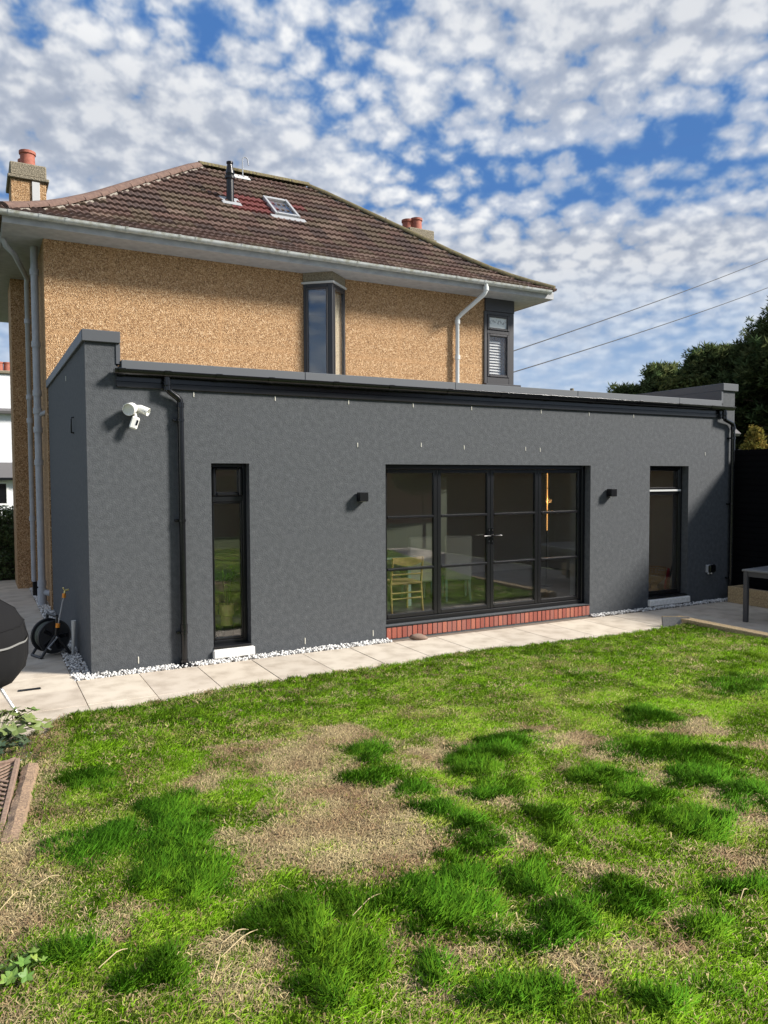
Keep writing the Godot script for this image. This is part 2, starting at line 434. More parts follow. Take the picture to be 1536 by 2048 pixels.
	for i in 4:
		m = mat("brick_%d" % i, bc[i], 0.85)
		skin(m, null, 0.23); m.albedo_texture = bt
	mat("pointing", rgb(0.52, 0.44, 0.36), 0.95)
	# paving
	var pv := ramp_image(512, fnl(simplex, 0.35, 3, 45), [[0.0, rgb(0.50, 0.47, 0.43)], [0.38, rgb(0.84, 0.82, 0.80)], [0.6, rgb(1, 1, 1)], [1.0, rgb(1, 1, 1)]], fnl(simplex, 0.010, 6, 46), 0.55)
	var pt := ImageTexture.create_from_image(pv)
	var pc := [rgb(0.555, 0.487, 0.395), rgb(0.53, 0.463, 0.38), rgb(0.58, 0.512, 0.415), rgb(0.545, 0.485, 0.40), rgb(0.51, 0.45, 0.37)]
	for i in pc.size():
		m = mat("paver_%d" % i, pc[i], 0.85)
		skin(m, null, 1.7); m.albedo_texture = pt
	mat("joint", rgb(0.16, 0.13, 0.10), 0.95)
	m = mat("pebble", rgb(1, 1, 1), 0.6); m.vertex_color_use_as_albedo = true
	# ground
	m = mat("soil", rgb(1, 1, 1), 0.97)
	m.vertex_color_use_as_albedo = true
	skin(m, ramp_image(1024, fnl(simplex, 0.12, 5, 47), [[0.0, rgb(0.35, 0.33, 0.30)], [0.4, rgb(0.8, 0.78, 0.74)], [0.7, rgb(1, 1, 1)], [1.0, rgb(1, 1, 1)]], fnl(simplex, 0.03, 4, 48), 0.35), 0.9, grey_image(512, fnl(simplex, 0.12, 5, 49)), 2.0)
	m = mat("far_ground", rgb(1, 1, 1), 0.97)
	skin(m, ramp_image(512, fnl(simplex, 0.02, 5, 50), [[0.0, rgb(0.035, 0.055, 0.015)], [1.0, rgb(0.09, 0.12, 0.035)]]), 6.0)
	m = mat("grass", rgb(1, 1, 1), 0.75); m.vertex_color_use_as_albedo = true
	m.metallic_specular = 0.14
	m.backlight_enabled = true; m.backlight = Color(0.62, 0.62, 0.62)
	m = mat("straw", rgb(1, 1, 1), 0.8); m.vertex_color_use_as_albedo = true
	m = mat("leaf", rgb(1, 1, 1), 0.55); m.vertex_color_use_as_albedo = true
	m.backlight_enabled = true; m.backlight = Color(0.4, 0.45, 0.2)
	m = mat("needle", rgb(1, 1, 1), 0.85); m.metallic_specular = 0.15
	m.backlight_enabled = true; m.backlight = Color(0.8, 0.8, 0.8); m.vertex_color_use_as_albedo = true
	m = mat("bark", rgb(1, 1, 1), 0.95)
	skin(m, ramp_image(256, fnl(simplex, 0.06, 4, 51), [[0.0, rgb(0.05, 0.038, 0.028)], [1.0, rgb(0.17, 0.125, 0.09)]]), 0.8)
	# timber
	m = mat("sleeper", rgb(1, 1, 1), 0.9)
	skin(m, ramp_image(512, fnl(simplex, 0.03, 5, 52), [[0.0, rgb(0.24, 0.165, 0.085)], [0.5, rgb(0.42, 0.31, 0.17)], [1.0, rgb(0.56, 0.43, 0.25)]]), 0.5, grey_image(256, fnl(simplex, 0.08, 4, 53)), 0.5)
	m = mat("sleeper_end", rgb(1, 1, 1), 0.9)
	skin(m, ramp_image(256, fnl(simplex, 0.06, 4, 54), [[0.0, rgb(0.13, 0.13, 0.125)], [1.0, rgb(0.24, 0.235, 0.225)]]), 0.4)
	m = mat("old_timber", rgb(1, 1, 1), 0.9)
	skin(m, ramp_image(512, fnl(simplex, 0.03, 5, 55), [[0.0, rgb(0.13, 0.085, 0.055)], [0.55, rgb(0.28, 0.19, 0.125)], [0.8, rgb(0.40, 0.27, 0.16)], [1.0, rgb(0.50, 0.32, 0.15)]]), 0.35, grey_image(256, fnl(simplex, 0.08, 4, 56)), 0.6)
	m = mat("trellis", rgb(1, 1, 1), 0.9)
	skin(m, ramp_image(256, fnl(simplex, 0.04, 4, 57), [[0.0, rgb(0.16, 0.10, 0.07)], [1.0, rgb(0.34, 0.235, 0.17)]]), 0.3)
	m = mat("black_slat", rgb(0.004, 0.004, 0.005), 0.9)
	m.metallic_specular = 0.2
	m = mat("table_metal", rgb(0.055, 0.056, 0.060), 0.45)
	m = mat("table_top", rgb(0.16, 0.165, 0.17), 0.35)
	m = mat("cover_cloth", rgb(0.010, 0.010, 0.011), 0.9)
	m.metallic_specular = 0.3
	mat("grey_tape", rgb(0.20, 0.20, 0.195), 0.6)
	mat("aluminium", rgb(0.72, 0.72, 0.72), 0.35, 0.6)
	mat("orange_plastic", rgb(0.72, 0.26, 0.02), 0.45)
	mat("reel_plastic", rgb(0.022, 0.023, 0.026), 0.42)
	mat("hose", rgb(0.07, 0.085, 0.07), 0.5)
	m = mat("rock", rgb(1, 1, 1), 0.9)
	skin(m, ramp_image(256, fnl(simplex, 0.06, 4, 58), [[0.0, rgb(0.10, 0.065, 0.05)], [1.0, rgb(0.30, 0.21, 0.16)]]), 0.15)
	# rooms
	mat("room_wall", rgb(0.70, 0.73, 0.70), 0.9)
	mat("room_ceiling", rgb(0.78, 0.78, 0.77), 0.9)
	m = mat("room_floor", rgb(1, 1, 1), 0.4)
	skin(m, ramp_image(512, fnl(simplex, 0.02, 4, 59), [[0.0, rgb(0.10, 0.098, 0.094)], [1.0, rgb(0.15, 0.147, 0.14)]]), 1.2)
	mat("cream_cloth", rgb(0.78, 0.74, 0.60), 0.9)
	mat("mint_paint", rgb(0.42, 0.60, 0.50), 0.5)
	m = mat("chair_wood", rgb(1, 1, 1), 0.5)
	skin(m, ramp_image(256, fnl(simplex, 0.04, 4, 60), [[0.0, rgb(0.40, 0.29, 0.09)], [1.0, rgb(0.58, 0.44, 0.16)]]), 0.5)
	mat("rush_seat", rgb(0.42, 0.30, 0.13), 0.9)
	mat("brass_pot", rgb(0.72, 0.62, 0.24), 0.45)
	mat("wicker", rgb(0.62, 0.43, 0.22), 0.8)
	mat("guitar_red", rgb(0.58, 0.025, 0.045), 0.25)
	mat("guitar_dark", rgb(0.05, 0.012, 0.015), 0.4)
	mat("white_paint", rgb(0.72, 0.72, 0.70), 0.6)
	mat("blind", rgb(0.66, 0.70, 0.70), 0.7)
	m = mat("tube_glow", rgb(0.9, 0.6, 0.3), 0.5)
	m.emission_enabled = true; m.emission = Color(1.0, 0.74, 0.42); m.emission_energy_multiplier = 0.8
	# neighbours
	m = mat("white_render", rgb(1, 1, 1), 0.85)
	skin(m, ramp_image(256, fnl(simplex, 0.03, 4, 61), [[0.0, rgb(0.62, 0.64, 0.66)], [1.0, rgb(0.78, 0.79, 0.80)]]), 2.0)
	m = mat("slate", rgb(0.11, 0.105, 0.105), 0.8)
	m = mat("neighbour_brick", rgb(1, 1, 1), 0.9)
	skin(m, ramp_image(512, fnl(cell, 0.05, 1, 62), [[0.0, rgb(0.16, 0.075, 0.045)], [1.0, rgb(0.30, 0.15, 0.095)]]), 2.0)
	m = mat("brown_fence", rgb(1, 1, 1), 0.9)
	skin(m, ramp_image(256, fnl(simplex, 0.03, 4, 63), [[0.0, rgb(0.10, 0.06, 0.035)], [1.0, rgb(0.20, 0.125, 0.07)]]), 0.8)
	mat("dry_stalk", rgb(0.46, 0.36, 0.20), 0.8)
	mat("cable", rgb(0.03, 0.03, 0.035), 0.7)

# ------------------------------------------------------------------ building pieces
# upright wall sheet in the x-y plane between z0 (front) and z1 (back) with rectangular holes [x0, y0, x1, y1]
func wall_with_holes(mb: MB, x0: float, x1: float, y0: float, y1: float, z0: float, z1: float, holes: Array) -> void:
	var xs := [x0, x1]; var ys := [y0, y1]
	for q in holes:
		for k in [q[0], q[2]]: if not xs.has(k): xs.append(k)
		for k in [q[1], q[3]]: if not ys.has(k): ys.append(k)
	xs.sort(); ys.sort()
	var open_at := func(i: int, j: int) -> bool:
		if i < 0 or j < 0 or i >= xs.size() - 1 or j >= ys.size() - 1: return true
		var cx: float = (xs[i] + xs[i + 1]) * 0.5; var cy: float = (ys[j] + ys[j + 1]) * 0.5
		for q in holes:
			if cx > q[0] and cx < q[2] and cy > q[1] and cy < q[3]: return true
		return false
	for i in xs.size() - 1:
		for j in ys.size() - 1:
			if open_at.call(i, j): continue
			var a: float = xs[i]; var b: float = xs[i + 1]; var c: float = ys[j]; var d: float = ys[j + 1]
			mb.quad(Vector3(a, c, z0), Vector3(b, c, z0), Vector3(b, d, z0), Vector3(a, d, z0), Vector3(0, 0, 1))
			mb.quad(Vector3(a, c, z1), Vector3(b, c, z1), Vector3(b, d, z1), Vector3(a, d, z1), Vector3(0, 0, -1))
			if open_at.call(i - 1, j): mb.quad(Vector3(a, c, z0), Vector3(a, d, z0), Vector3(a, d, z1), Vector3(a, c, z1), Vector3(-1, 0, 0))
			if open_at.call(i + 1, j): mb.quad(Vector3(b, c, z0), Vector3(b, d, z0), Vector3(b, d, z1), Vector3(b, c, z1), Vector3(1, 0, 0))
			if open_at.call(i, j - 1): mb.quad(Vector3(a, c, z0), Vector3(b, c, z0), Vector3(b, c, z1), Vector3(a, c, z1), Vector3(0, -1, 0))
			if open_at.call(i, j + 1): mb.quad(Vector3(a, d, z0), Vector3(b, d, z0), Vector3(b, d, z1), Vector3(a, d, z1), Vector3(0, 1, 0))

# four bars round an opening, butted end to end; each side has its own width
func frame_bars(mb: MB, x0: float, x1: float, y0: float, y1: float, z0: float, z1: float, l: float, r: float, b: float, t: float, ch := 0.006) -> void:
	mb.box(Vector3(x0, y0, z1), Vector3(x0 + l, y1, z0), ch)
	mb.box(Vector3(x1 - r, y0, z1), Vector3(x1, y1, z0), ch)
	mb.box(Vector3(x0 + l, y0, z1), Vector3(x1 - r, y0 + b, z0), ch)
	mb.box(Vector3(x0 + l, y1 - t, z1), Vector3(x1 - r, y1, z0), ch)

# a double-glazed unit: two sheets of glass, plus one added to strengthen reflections
func glazing(x0: float, x1: float, y0: float, y1: float, z: float) -> MB:
	var g := MB.new()
	for k in [0.0, -0.012, -0.024]:
		g.box(Vector3(x0, y0, z + k - 0.004), Vector3(x1, y1, z + k))
	return g

func half_pipe(mb: MB, a: Vector3, b: Vector3, r: float, side: Vector3, segs := 10, thick := 0.004) -> void:
	for q: float in [r, r - thick]:
		for k in segs:
			var t0 := PI * k / segs; var t1 := PI * (k + 1) / segs
			var o0 := side * cos(t0) * q + Vector3.DOWN * sin(t0) * q
			var o1 := side * cos(t1) * q + Vector3.DOWN * sin(t1) * q
			var s := 1.0 if q == r else -1.0
			mb.tri(a + o0, b + o0, b + o1, o0 * s, o0 * s, o1 * s)
			mb.tri(a + o0, b + o1, a + o1, o0 * s, o1 * s, o1 * s)
	for e in [-1.0, 1.0]:                       # rolled lips
		mb.tube([a + side * e * (r - thick * 0.5), b + side * e * (r - thick * 0.5)], thick * 1.2, 6)

func gutter_end(mb: MB, at: Vector3, dir: Vector3, r: float, side: Vector3) -> void:
	for k in 10:
		var t0 := PI * k / 10; var t1 := PI * (k + 1) / 10
		mb.tri(at, at + side * cos(t0) * r + Vector3.DOWN * sin(t0) * r, at + side * cos(t1) * r + Vector3.DOWN * sin(t1) * r, dir, dir, dir)

func build_extension() -> void:
	var e := thing("rear_extension", "long flat-roofed extension with dark grey render and black glazed doors", "extension")
	var holes := [[1.284, 0.12, 1.721, 2.2], [3.477, 0.165, 6.885, 2.2], [8.10, 0.13, 8.965, 2.2]]
	var w := MB.new()
	wall_with_holes(w, 0.0, WIDTH, -0.10, 3.20, 0.0, -0.30, holes)
	# side walls rise as parapets
	w.box(Vector3(0.0, -0.10, -4.46), Vector3(0.30, 3.43, -0.3005))
	w.box(Vector3(0.0, 3.2005, -0.30), Vector3(0.30, 3.43, 0.0))
	w.box(Vector3(WIDTH - 0.30, -0.10, -4.46), Vector3(WIDTH, 3.43, -0.3005))
	w.box(Vector3(WIDTH - 0.30, 3.2005, -0.30), Vector3(WIDTH, 3.43, 0.0))
	part(e, "wall", w, M.render)
	var s := MB.new()
	s.box(Vector3(0.3005, 3.10, -4.46), Vector3(WIDTH - 0.3005, 3.22, -0.3005))
	part(e, "flat_roof", s, M.lead)
	s = MB.new()
	s.box(Vector3(0.3005, 2.55, -4.16), Vector3(WIDTH - 0.3005, 2.62, -0.3005))
	part(e, "room_ceiling", s, M.room_ceiling)
	for x in [0.0, WIDTH - 0.30]:
		var c := MB.new()
		c.box(Vector3(x - 0.03, 3.4305, -4.465), Vector3(x + 0.345, 3.55, 0.035), 0.006)
		part(e, "coping", c, M.coping)
		var c2 := MB.new()                       # inner upstand of the parapet, seen at the front pier
		if x < 1: c2.box(Vector3(0.3005, 3.22, -0.30), Vector3(0.345, 3.43, 0.012), 0.003)
		else: c2.box(Vector3(x - 0.045, 3.22, -4.46), Vector3(x - 0.0005, 3.43, 0.012), 0.003)
		part(e, "parapet_flashing", c2, M.coping)
	# roof edge trim, fascia and the lower drip band
	var xs := [0.35, 2.4, 4.5, 6.6, 8.7, WIDTH - 0.35]
	for i in xs.size() - 1:
		var t := MB.new()
		t.box(Vector3(xs[i] + 0.001, 3.165, -0.12), Vector3(xs[i + 1] - 0.001, 3.265, 0.03 + (0.002 if i % 2 else 0.0)), 0.005)
		part(e, "roof_trim", t, M.trim)
	var f := MB.new()
	f.box(Vector3(0.30, 3.045, 0.0005), Vector3(WIDTH - 0.32, 3.164, 0.022), 0.002)
	part(e, "fascia", f, M.black_plastic)
	f = MB.new()
	f.box(Vector3(0.30, 2.985, 0.0005), Vector3(WIDTH - 0.32, 3.0445, 0.028), 0.004)
	part(e, "drip_band", f, M.black_frame)
	# gutter
	var gy := 3.158
	var gz := 0.086
	var g := MB.new()
	half_pipe(g, Vector3(0.27, gy, gz), Vector3(WIDTH - 0.16, gy, gz), 0.058, Vector3(0, 0, 1))
	gutter_end(g, Vector3(0.27, gy, gz), Vector3.LEFT, 0.058, Vector3(0, 0, 1))
	gutter_end(g, Vector3(WIDTH - 0.16, gy, gz), Vector3.RIGHT, 0.058, Vector3(0, 0, 1))
	var gut := part(e, "gutter", g, M.black_plastic)
	gut.set_meta("base", Vector3.ZERO)
	for x in [0.34, 0.80, 1.35, 1.95, 2.75, 3.5, 4.35, 5.2, 6.05, 6.9, 7.75, 8.6, 9.35]:
		var j := MB.new()
		half_pipe(j, Vector3(x - 0.035, gy + 0.002, gz), Vector3(x + 0.035, gy + 0.002, gz), 0.065, Vector3(0, 0, 1), 10, 0.006)
		part(gut, "joint", j, M.black_plastic)
	# downpipes
	for d in [[0.80, 0.945, 0.0], [WIDTH - 0.36, WIDTH - 0.105, 0.0]]:
		var p := MB.new()
		var x0: float = d[0]; var x1: float = d[1]
		p.tube([Vector3(x0, gy - 0.05, gz), Vector3(x0, 3.03, gz), Vector3(x0 + 0.005, 2.985, gz - 0.003), Vector3(x0 + 0.03, 2.955, gz - 0.01), Vector3(x1 - 0.035, 2.90, 0.06), Vector3(x1 - 0.006, 2.87, 0.057), Vector3(x1, 2.83, 0.056), Vector3(x1, 0.03, 0.056)], 0.034, 14)
		var pipe := part(e, "downpipe", p, M.black_plastic)
		pipe.set_meta("base", Vector3.ZERO)
		for q in [[x0, 3.045, gz, 0.05], [x0, 2.985, gz, 0.04], [x1, 2.82, 0.056, 0.05], [x1, 0.42, 0.056, 0.06], [x1, 0.04, 0.056, 0.05]]:
			var c := MB.new()
			c.tube([Vector3(q[0], q[1] - q[3] * 0.5, q[2]), Vector3(q[0], q[1] + q[3] * 0.5, q[2])], 0.040, 14)
			part(pipe, "socket", c, M.black_plastic)
		for y in [2.66, 1.58, 0.36]:
			var c := MB.new()
			c.tube([Vector3(x1, y - 0.014, 0.056), Vector3(x1, y + 0.014, 0.056)], 0.041, 12)
			c.box(Vector3(x1 - 0.075, y - 0.013, 0.0005), Vector3(x1 - 0.03, y + 0.013, 0.045), 0.003)
			c.tube([Vector3(x1 - 0.06, y, 0.04), Vector3(x1 - 0.06, y, 0.058)], 0.007, 6)
			part(pipe, "clip", c, M.black_plastic)
	var gu := MB.new()
	gu.box(Vector3(0.86, -0.005, 0.005), Vector3(1.04, 0.022, 0.16), 0.008)
	part(e, "drain_grate", gu, M.black_plastic)
	# weep vents along the wall
	for q in [[1.103, 3.005], [2.038, 2.997], [2.973, 2.99], [3.877, 2.962], [4.774, 2.955], [5.95, 2.968], [6.843, 2.96], [7.738, 2.956], [3.091, 2.432], [3.994, 2.448], [4.655, 2.426], [5.68, 2.422], [5.936, 2.412], [9.343, 2.396], [0.47, 0.10], [2.381, 0.10], [3.291, 0.10]]:
		var v := MB.new()
		var hh := 0.055 if q[1] > 1.0 else 0.075
		var y: float = minf(q[1], 2.945) if q[1] > 2.9 else q[1]
		v.box(Vector3(q[0] - 0.006, y - hh * 0.5, -0.002), Vector3(q[0] + 0.006, y + hh * 0.5, 0.006), 0.003)
		part(e, "weep_vent", v, M.weep)
	# small pull handle and vent on the side wall
	var hd := MB.new()
	hd.tube([Vector3(0.0, 2.74, -1.09), Vector3(-0.03, 2.735, -1.09), Vector3(-0.03, 2.565, -1.09), Vector3(0.0, 2.56, -1.09)], 0.010, 8)
	part(e, "wall_hook", hd, M.black_plastic)
	var vv := MB.new()
	vv.box(Vector3(-0.006, 3.24, -1.85), Vector3(0.002, 3.30, -1.838), 0.002)
	part(e, "weep_vent", vv, M.weep)
	# glazed doors: a dark frame and four leaves
	var z := -0.13
	var fr := MB.new()
	frame_bars(fr, 3.477, 6.885, 0.165, 2.2, z + 0.02, z - 0.07, 0.035, 0.06, 0.06, 0.06)
	var dfr := part(e, "door_frame", fr, M.black_frame)
	dfr.set_meta("base", Vector3.ZERO)
	var sl := MB.new()
	sl.box(Vector3(3.479, 0.1455, -0.30), Vector3(6.883, 0.1645, 0.012), 0.004)
	part(dfr, "threshold", sl, M.black_frame)
	var xm := [3.512, 4.325, 5.185, 6.02, 6.825]
	for i in 4:
		var lf := MB.new()
		var a: float = xm[i]; var b: float = xm[i + 1]
		frame_bars(lf, a + 0.002, b - 0.002, 0.228, 2.138, z, z - 0.055, 0.055, 0.055, 0.055, 0.05)
		var leaf := part(e, "glazed_door", lf, M.black_frame)
		leaf.set_meta("base", Vector3.ZERO)
		var ys := [0.283, 0.855, 1.525, 2.088]
		for y in [0.855, 1.525]:
			var br := MB.new()
			br.box(Vector3(a + 0.057, y - 0.017, z - 0.055), Vector3(b - 0.057, y + 0.017, z + 0.010), 0.008)
			part(leaf, "glazing_bar", br, M.black_frame)
		for k in 3:
			part(leaf, "pane", glazing(a + 0.057, b - 0.057, ys[k] + (0.017 if k > 0 else 0.0), ys[k + 1] - (0.017 if k < 2 else 0.0), z - 0.02), M.glass)
		if i == 1 or i == 2:
			var x := b - 0.03 if i == 1 else a + 0.03
			var s2 := -1.0 if i == 1 else 1.0
			var pl := MB.new()
			pl.box(Vector3(x - 0.018, 1.12, z), Vector3(x + 0.018, 1.34, z + 0.008), 0.003)
			part(leaf, "lock_plate", pl, M.black_plastic)
			for y in [1.16, 1.31]:
				var sc := MB.new(); sc.tube([Vector3(x, y, z + 0.007), Vector3(x, y, z + 0.012)], 0.006, 8)
				part(leaf, "screw", sc, M.steel)
			var hn := MB.new()
			hn.tube([Vector3(x, 1.235, z + 0.006), Vector3(x, 1.235, z + 0.05), Vector3(x + s2 * 0.015, 1.235, z + 0.058), Vector3(x + s2 * 0.12, 1.235, z + 0.058)], 0.009, 8)
			part(leaf, "handle", hn, M.dark_steel)
	# brick-on-edge course under the doors
	var bed := MB.new()
	bed.box(Vector3(3.478, -0.08, -0.29), Vector3(6.884, 0.140, -0.002))
	part(e, "brick_bedding", bed, M.pointing)
	var n := 45
	var bw := (6.884 - 3.478) / n
	var bm := []
	for k in 3:
		var b := MB.new()
		b.box(Vector3(-bw * 0.5 + 0.0045, 0.0, -0.055), Vector3(bw * 0.5 - 0.0045, 0.138 + 0.002 * k, 0.0), 0.004)
		bm.append(b.mesh())
	for i in n:
		var o := part(e, "brick", bm[rng.randi() % 3], M["brick_%d" % (rng.randi() % 4)])
		o.position = Vector3(3.478 + bw * (i + 0.5), 0.004 + rng.randf_range(-0.002, 0.002), 0.004 + rng.randf_range(0, 0.005))
		o.rotation.z = rng.randf_range(-0.012, 0.012)
	# tall windows
	for q in [[1.284, 1.721, 0.12, 0], [8.10, 8.965, 0.13, 1]]:
		var x0: float = q[0]; var x1: float = q[1]; var y0: float = q[2]
		var wf := MB.new()
		frame_bars(wf, x0, x1, y0, 2.2, z + 0.01, z - 0.06, 0.04, 0.045, 0.07, 0.045)
		wf.box(Vector3(x0 + 0.04, 1.765, z - 0.06), Vector3(x1 - 0.045, 1.83, z + 0.01), 0.006)
		wf.box(Vector3(x0 + 0.001, y0, z + 0.0105), Vector3(x1 - 0.001, y0 + 0.03, 0.01), 0.004)
		var win := part(e, "window", wf, M.black_frame, "narrow black framed window with a potted plant behind it" if q[3] == 0 else "black framed window with a red guitar behind it")
		win.set_meta("base", Vector3.ZERO)
		var sash := MB.new()
		if q[3] == 0: frame_bars(sash, x0 + 0.041, x1 - 0.046, 1.831, 2.154, z + 0.028, z - 0.05, 0.045, 0.045, 0.045, 0.03, 0.014)
		else: frame_bars(sash, x0 + 0.041, x1 - 0.046, 1.831, 2.154, z + 0.016, z - 0.05, 0.04, 0.04, 0.035, 0.03, 0.012)
		part(win, "top_sash", sash, M.black_frame)
		part(win, "pane", glazing(x0 + 0.082, x1 - 0.087, 1.868, 2.124, z - 0.02), M.glass)
		var bead := MB.new()
		frame_bars(bead, x0 + 0.041, x1 - 0.046, y0 + 0.071, 1.764, z + 0.002, z - 0.05, 0.02, 0.02, 0.025, 0.02, 0.006)
		part(win, "bead", bead, M.black_frame)
		part(win, "pane", glazing(x0 + 0.061, x1 - 0.066, y0 + 0.096, 1.744, z - 0.02), M.glass)
		if q[3] == 1:
			var tr := MB.new()
			tr.box(Vector3(x0 + 0.041, 1.80, z + 0.0165), Vector3(x1 - 0.05, 1.829, z + 0.03), 0.003)
			part(win, "drip_bar", tr, M.lead_white)
		var st := MB.new()
		st.box(Vector3(x0 - 0.012, y0 - 0.105, -0.125), Vector3(x1 + 0.03, y0 - 0.002, 0.05), 0.012)
		part(e, "window_sill", st, M.white_sill)
	# room inside
	var rm := MB.new()
	rm.box(Vector3(0.3005, 0.02, -4.16), Vector3(WIDTH - 0.3005, 0.12, -0.3005))
	part(e, "room_floor", rm, M.room_floor)
	rm = MB.new()
	rm.box(Vector3(0.3005, 0.02, -4.30), Vector3(WIDTH - 0.3005, 3.05, -4.1605))
	part(e, "room_back_wall", rm, M.room_wall)
	for q in [[WIDTH - 0.36, -4.16, WIDTH - 0.3006], [0.3006, -4.16, 0.34], [6.92, -0.34, 8.06], [1.77, -0.34, 3.45]]:
		rm = MB.new()
		rm.box(Vector3(q[0], 0.1205, q[1]), Vector3(q[2], 2.549, -0.301))
		part(e, "room_wall", rm, M.room_wall)
	rm = MB.new()
	rm.box(Vector3(7.45, 0.1205, -1.04), Vector3(7.57, 2.549, -0.3405))
	part(e, "partition_wall", rm, M.room_wall)

# height of the old roof above the run r from the eaves edge
func roof_y(r: float) -> float:
	var rs := [-0.2, 0.0, 0.5, 1.0, 1.5, 2.3, 3.85]
	var ys := [5.76, 5.85, 6.09, 6.40, 6.76, 7.38, 8.56]
	for i in rs.size() - 1:
		if r <= rs[i + 1]: return lerpf(ys[i], ys[i + 1], (r - rs[i]) / (rs[i + 1] - rs[i]))
	return ys[-1]

func build_house() -> void:
	var h := thing("house", "tan roughcast house with brown tiled hip roof behind grey extension", "house", Vector3(0, 0, WALL_Z))
	var back := -11.05
	var top := 5.70
	var w := MB.new()
	var holes := [[4.25, 3.75, 5.05, 5.50], [8.22, 3.98, 8.90, 5.42]]
	wall_with_holes(w, HOUSE_L, HOUSE_R, -0.1, top, WALL_Z, WALL_Z - 0.25, holes)
	w.box(Vector3(HOUSE_L, -0.1, back), Vector3(HOUSE_L + 0.25, top, WALL_Z - 0.2505))
	w.box(Vector3(HOUSE_R - 0.25, -0.1, back), Vector3(HOUSE_R, top, WALL_Z - 0.2505))
	w.box(Vector3(HOUSE_L + 0.2505, -0.1, back), Vector3(HOUSE_R - 0.2505, top, back + 0.25))
	part(h, "wall", w, M.roughcast)
	var ce := MB.new()
	ce.box(Vector3(HOUSE_L + 0.251, 5.55, back + 0.251), Vector3(HOUSE_R - 0.251, 5.69, WALL_Z - 0.251))
	ce.box(Vector3(HOUSE_L + 0.251, 3.0, back + 0.251), Vector3(HOUSE_R - 0.251, 3.2, WALL_Z - 0.251))
	part(h, "room_ceiling", ce, M.room_ceiling)
	var pt := MB.new()
	pt.box(Vector3(HOUSE_L + 0.251, 3.2005, WALL_Z - 2.6), Vector3(HOUSE_R - 0.251, 5.549, WALL_Z - 2.5))
	part(h, "room_back_wall", pt, M.room_wall)
	# soffit and fascia round the eaves
	var L := HOUSE_L - EAVE; var R := HOUSE_R + EAVE + 0.05; var F := WALL_Z + EAVE; var B := back - EAVE
	var so := MB.new()
	so.box(Vector3(L, 5.7005, WALL_Z), Vector3(R, 5.75, F))
	so.box(Vector3(L, 5.7005, B), Vector3(HOUSE_L, 5.75, WALL_Z - 0.0005))
	so.box(Vector3(HOUSE_R, 5.7005, B), Vector3(R, 5.75, WALL_Z - 0.0005))
	part(h, "soffit", so, M.soffit)
	var fa := MB.new()
	fa.box(Vector3(L - 0.02, 5.69, F), Vector3(R + 0.02, 5.83, F + 0.02), 0.003)
	fa.box(Vector3(L - 0.02, 5.69, B), Vector3(L, 5.83, F - 0.0005), 0.003)
	fa.box(Vector3(R, 5.69, B), Vector3(R + 0.02, 5.83, F - 0.0005), 0.003)
	part(h, "fascia", fa, M.soffit)
	# gutter along the rear eaves
	var g := MB.new()
	var gy := 5.835; var gz := F + 0.085
	half_pipe(g, Vector3(L - 0.10, gy, gz), Vector3(R - 0.12, gy, gz), 0.062, Vector3(0, 0, 1))
	gutter_end(g, Vector3(L - 0.10, gy, gz), Vector3.LEFT, 0.062, Vector3(0, 0, 1))
	gutter_end(g, Vector3(R - 0.12, gy, gz), Vector3.RIGHT, 0.062, Vector3(0, 0, 1))
	var gut := part(h, "gutter", g, M.old_gutter)
	for x in [-0.5, -0.1, 0.25, 1.1, 1.9, 2.15, 2.9, 3.7, 4.1, 5.0, 5.9, 6.4, 7.1, 7.75, 7.95, 8.6]:
		var j := MB.new()
		half_pipe(j, Vector3(x - 0.02, gy, gz), Vector3(x + 0.02, gy, gz), 0.068, Vector3(0, 0, 1), 8, 0.006)
		var jo := part(gut, "joint", j, M.old_gutter)
		jo.position = Vector3.ZERO
	# downpipe on the rear wall at the far end
	var p := MB.new()
	var px := 7.50; var pz := WALL_Z + 0.09
	p.tube([Vector3(px + 0.30, gy - 0.05, gz), Vector3(px + 0.30, 5.66, gz), Vector3(px + 0.28, 5.60, gz - 0.03), Vector3(px + 0.05, 5.28, pz + 0.08), Vector3(px, 5.20, pz), Vector3(px, 3.26, pz)], 0.042, 14)
	var pipe := part(h, "downpipe", p, M.pale_pipe)
	for q in [[px, 5.13], [px, 4.43], [px + 0.30, 5.70]]:
		var c := MB.new()
		c.tube([Vector3(q[0], q[1] - 0.04, pz if q[0] == px else gz), Vector3(q[0], q[1] + 0.04, pz if q[0] == px else gz)], 0.054, 14)
		var o := part(pipe, "socket", c, M.pale_pipe)
	# grey soil and rainwater pipes on the side wall
	var sp := MB.new()
	sp.tube([Vector3(-0.12, 5.69, -4.98), Vector3(-0.12, 0.28, -4.98)], 0.055, 14)
	sp.tube([Vector3(-0.12, 0.28, -4.98), Vector3(-0.12, 0.20, -4.98), Vector3(-0.12, 0.0, -4.98)], 0.07, 14)
	sp.tube([Vector3(-0.12, 0.22, -4.98), Vector3(0.0, 0.20, -4.90)], 0.05, 12)
	sp.tube([Vector3(-0.12, 3.04, -4.98), Vector3(0.0, 3.10, -4.9)], 0.035, 10)
	var soil := part(h, "soil_pipe", sp, M.grey_pipe)
	for y in [5.30, 4.17, 3.40, 3.12, 2.82, 2.30, 0.36]:
		var c := MB.new()
		c.tube([Vector3(-0.12, y - 0.045, -4.98), Vector3(-0.12, y + 0.045, -4.98)], 0.068, 14)
		part(soil, "socket", c, M.grey_pipe)
	sp = MB.new()
	sp.tube([Vector3(-0.60, 5.80, -4.75), Vector3(-0.52, 5.60, -4.78), Vector3(-0.40, 5.52, -4.9), Vector3(-0.17, 5.42, -5.95), Vector3(-0.165, 5.36, -6.2), Vector3(-0.165, 0.25, -6.2)], 0.040, 12)
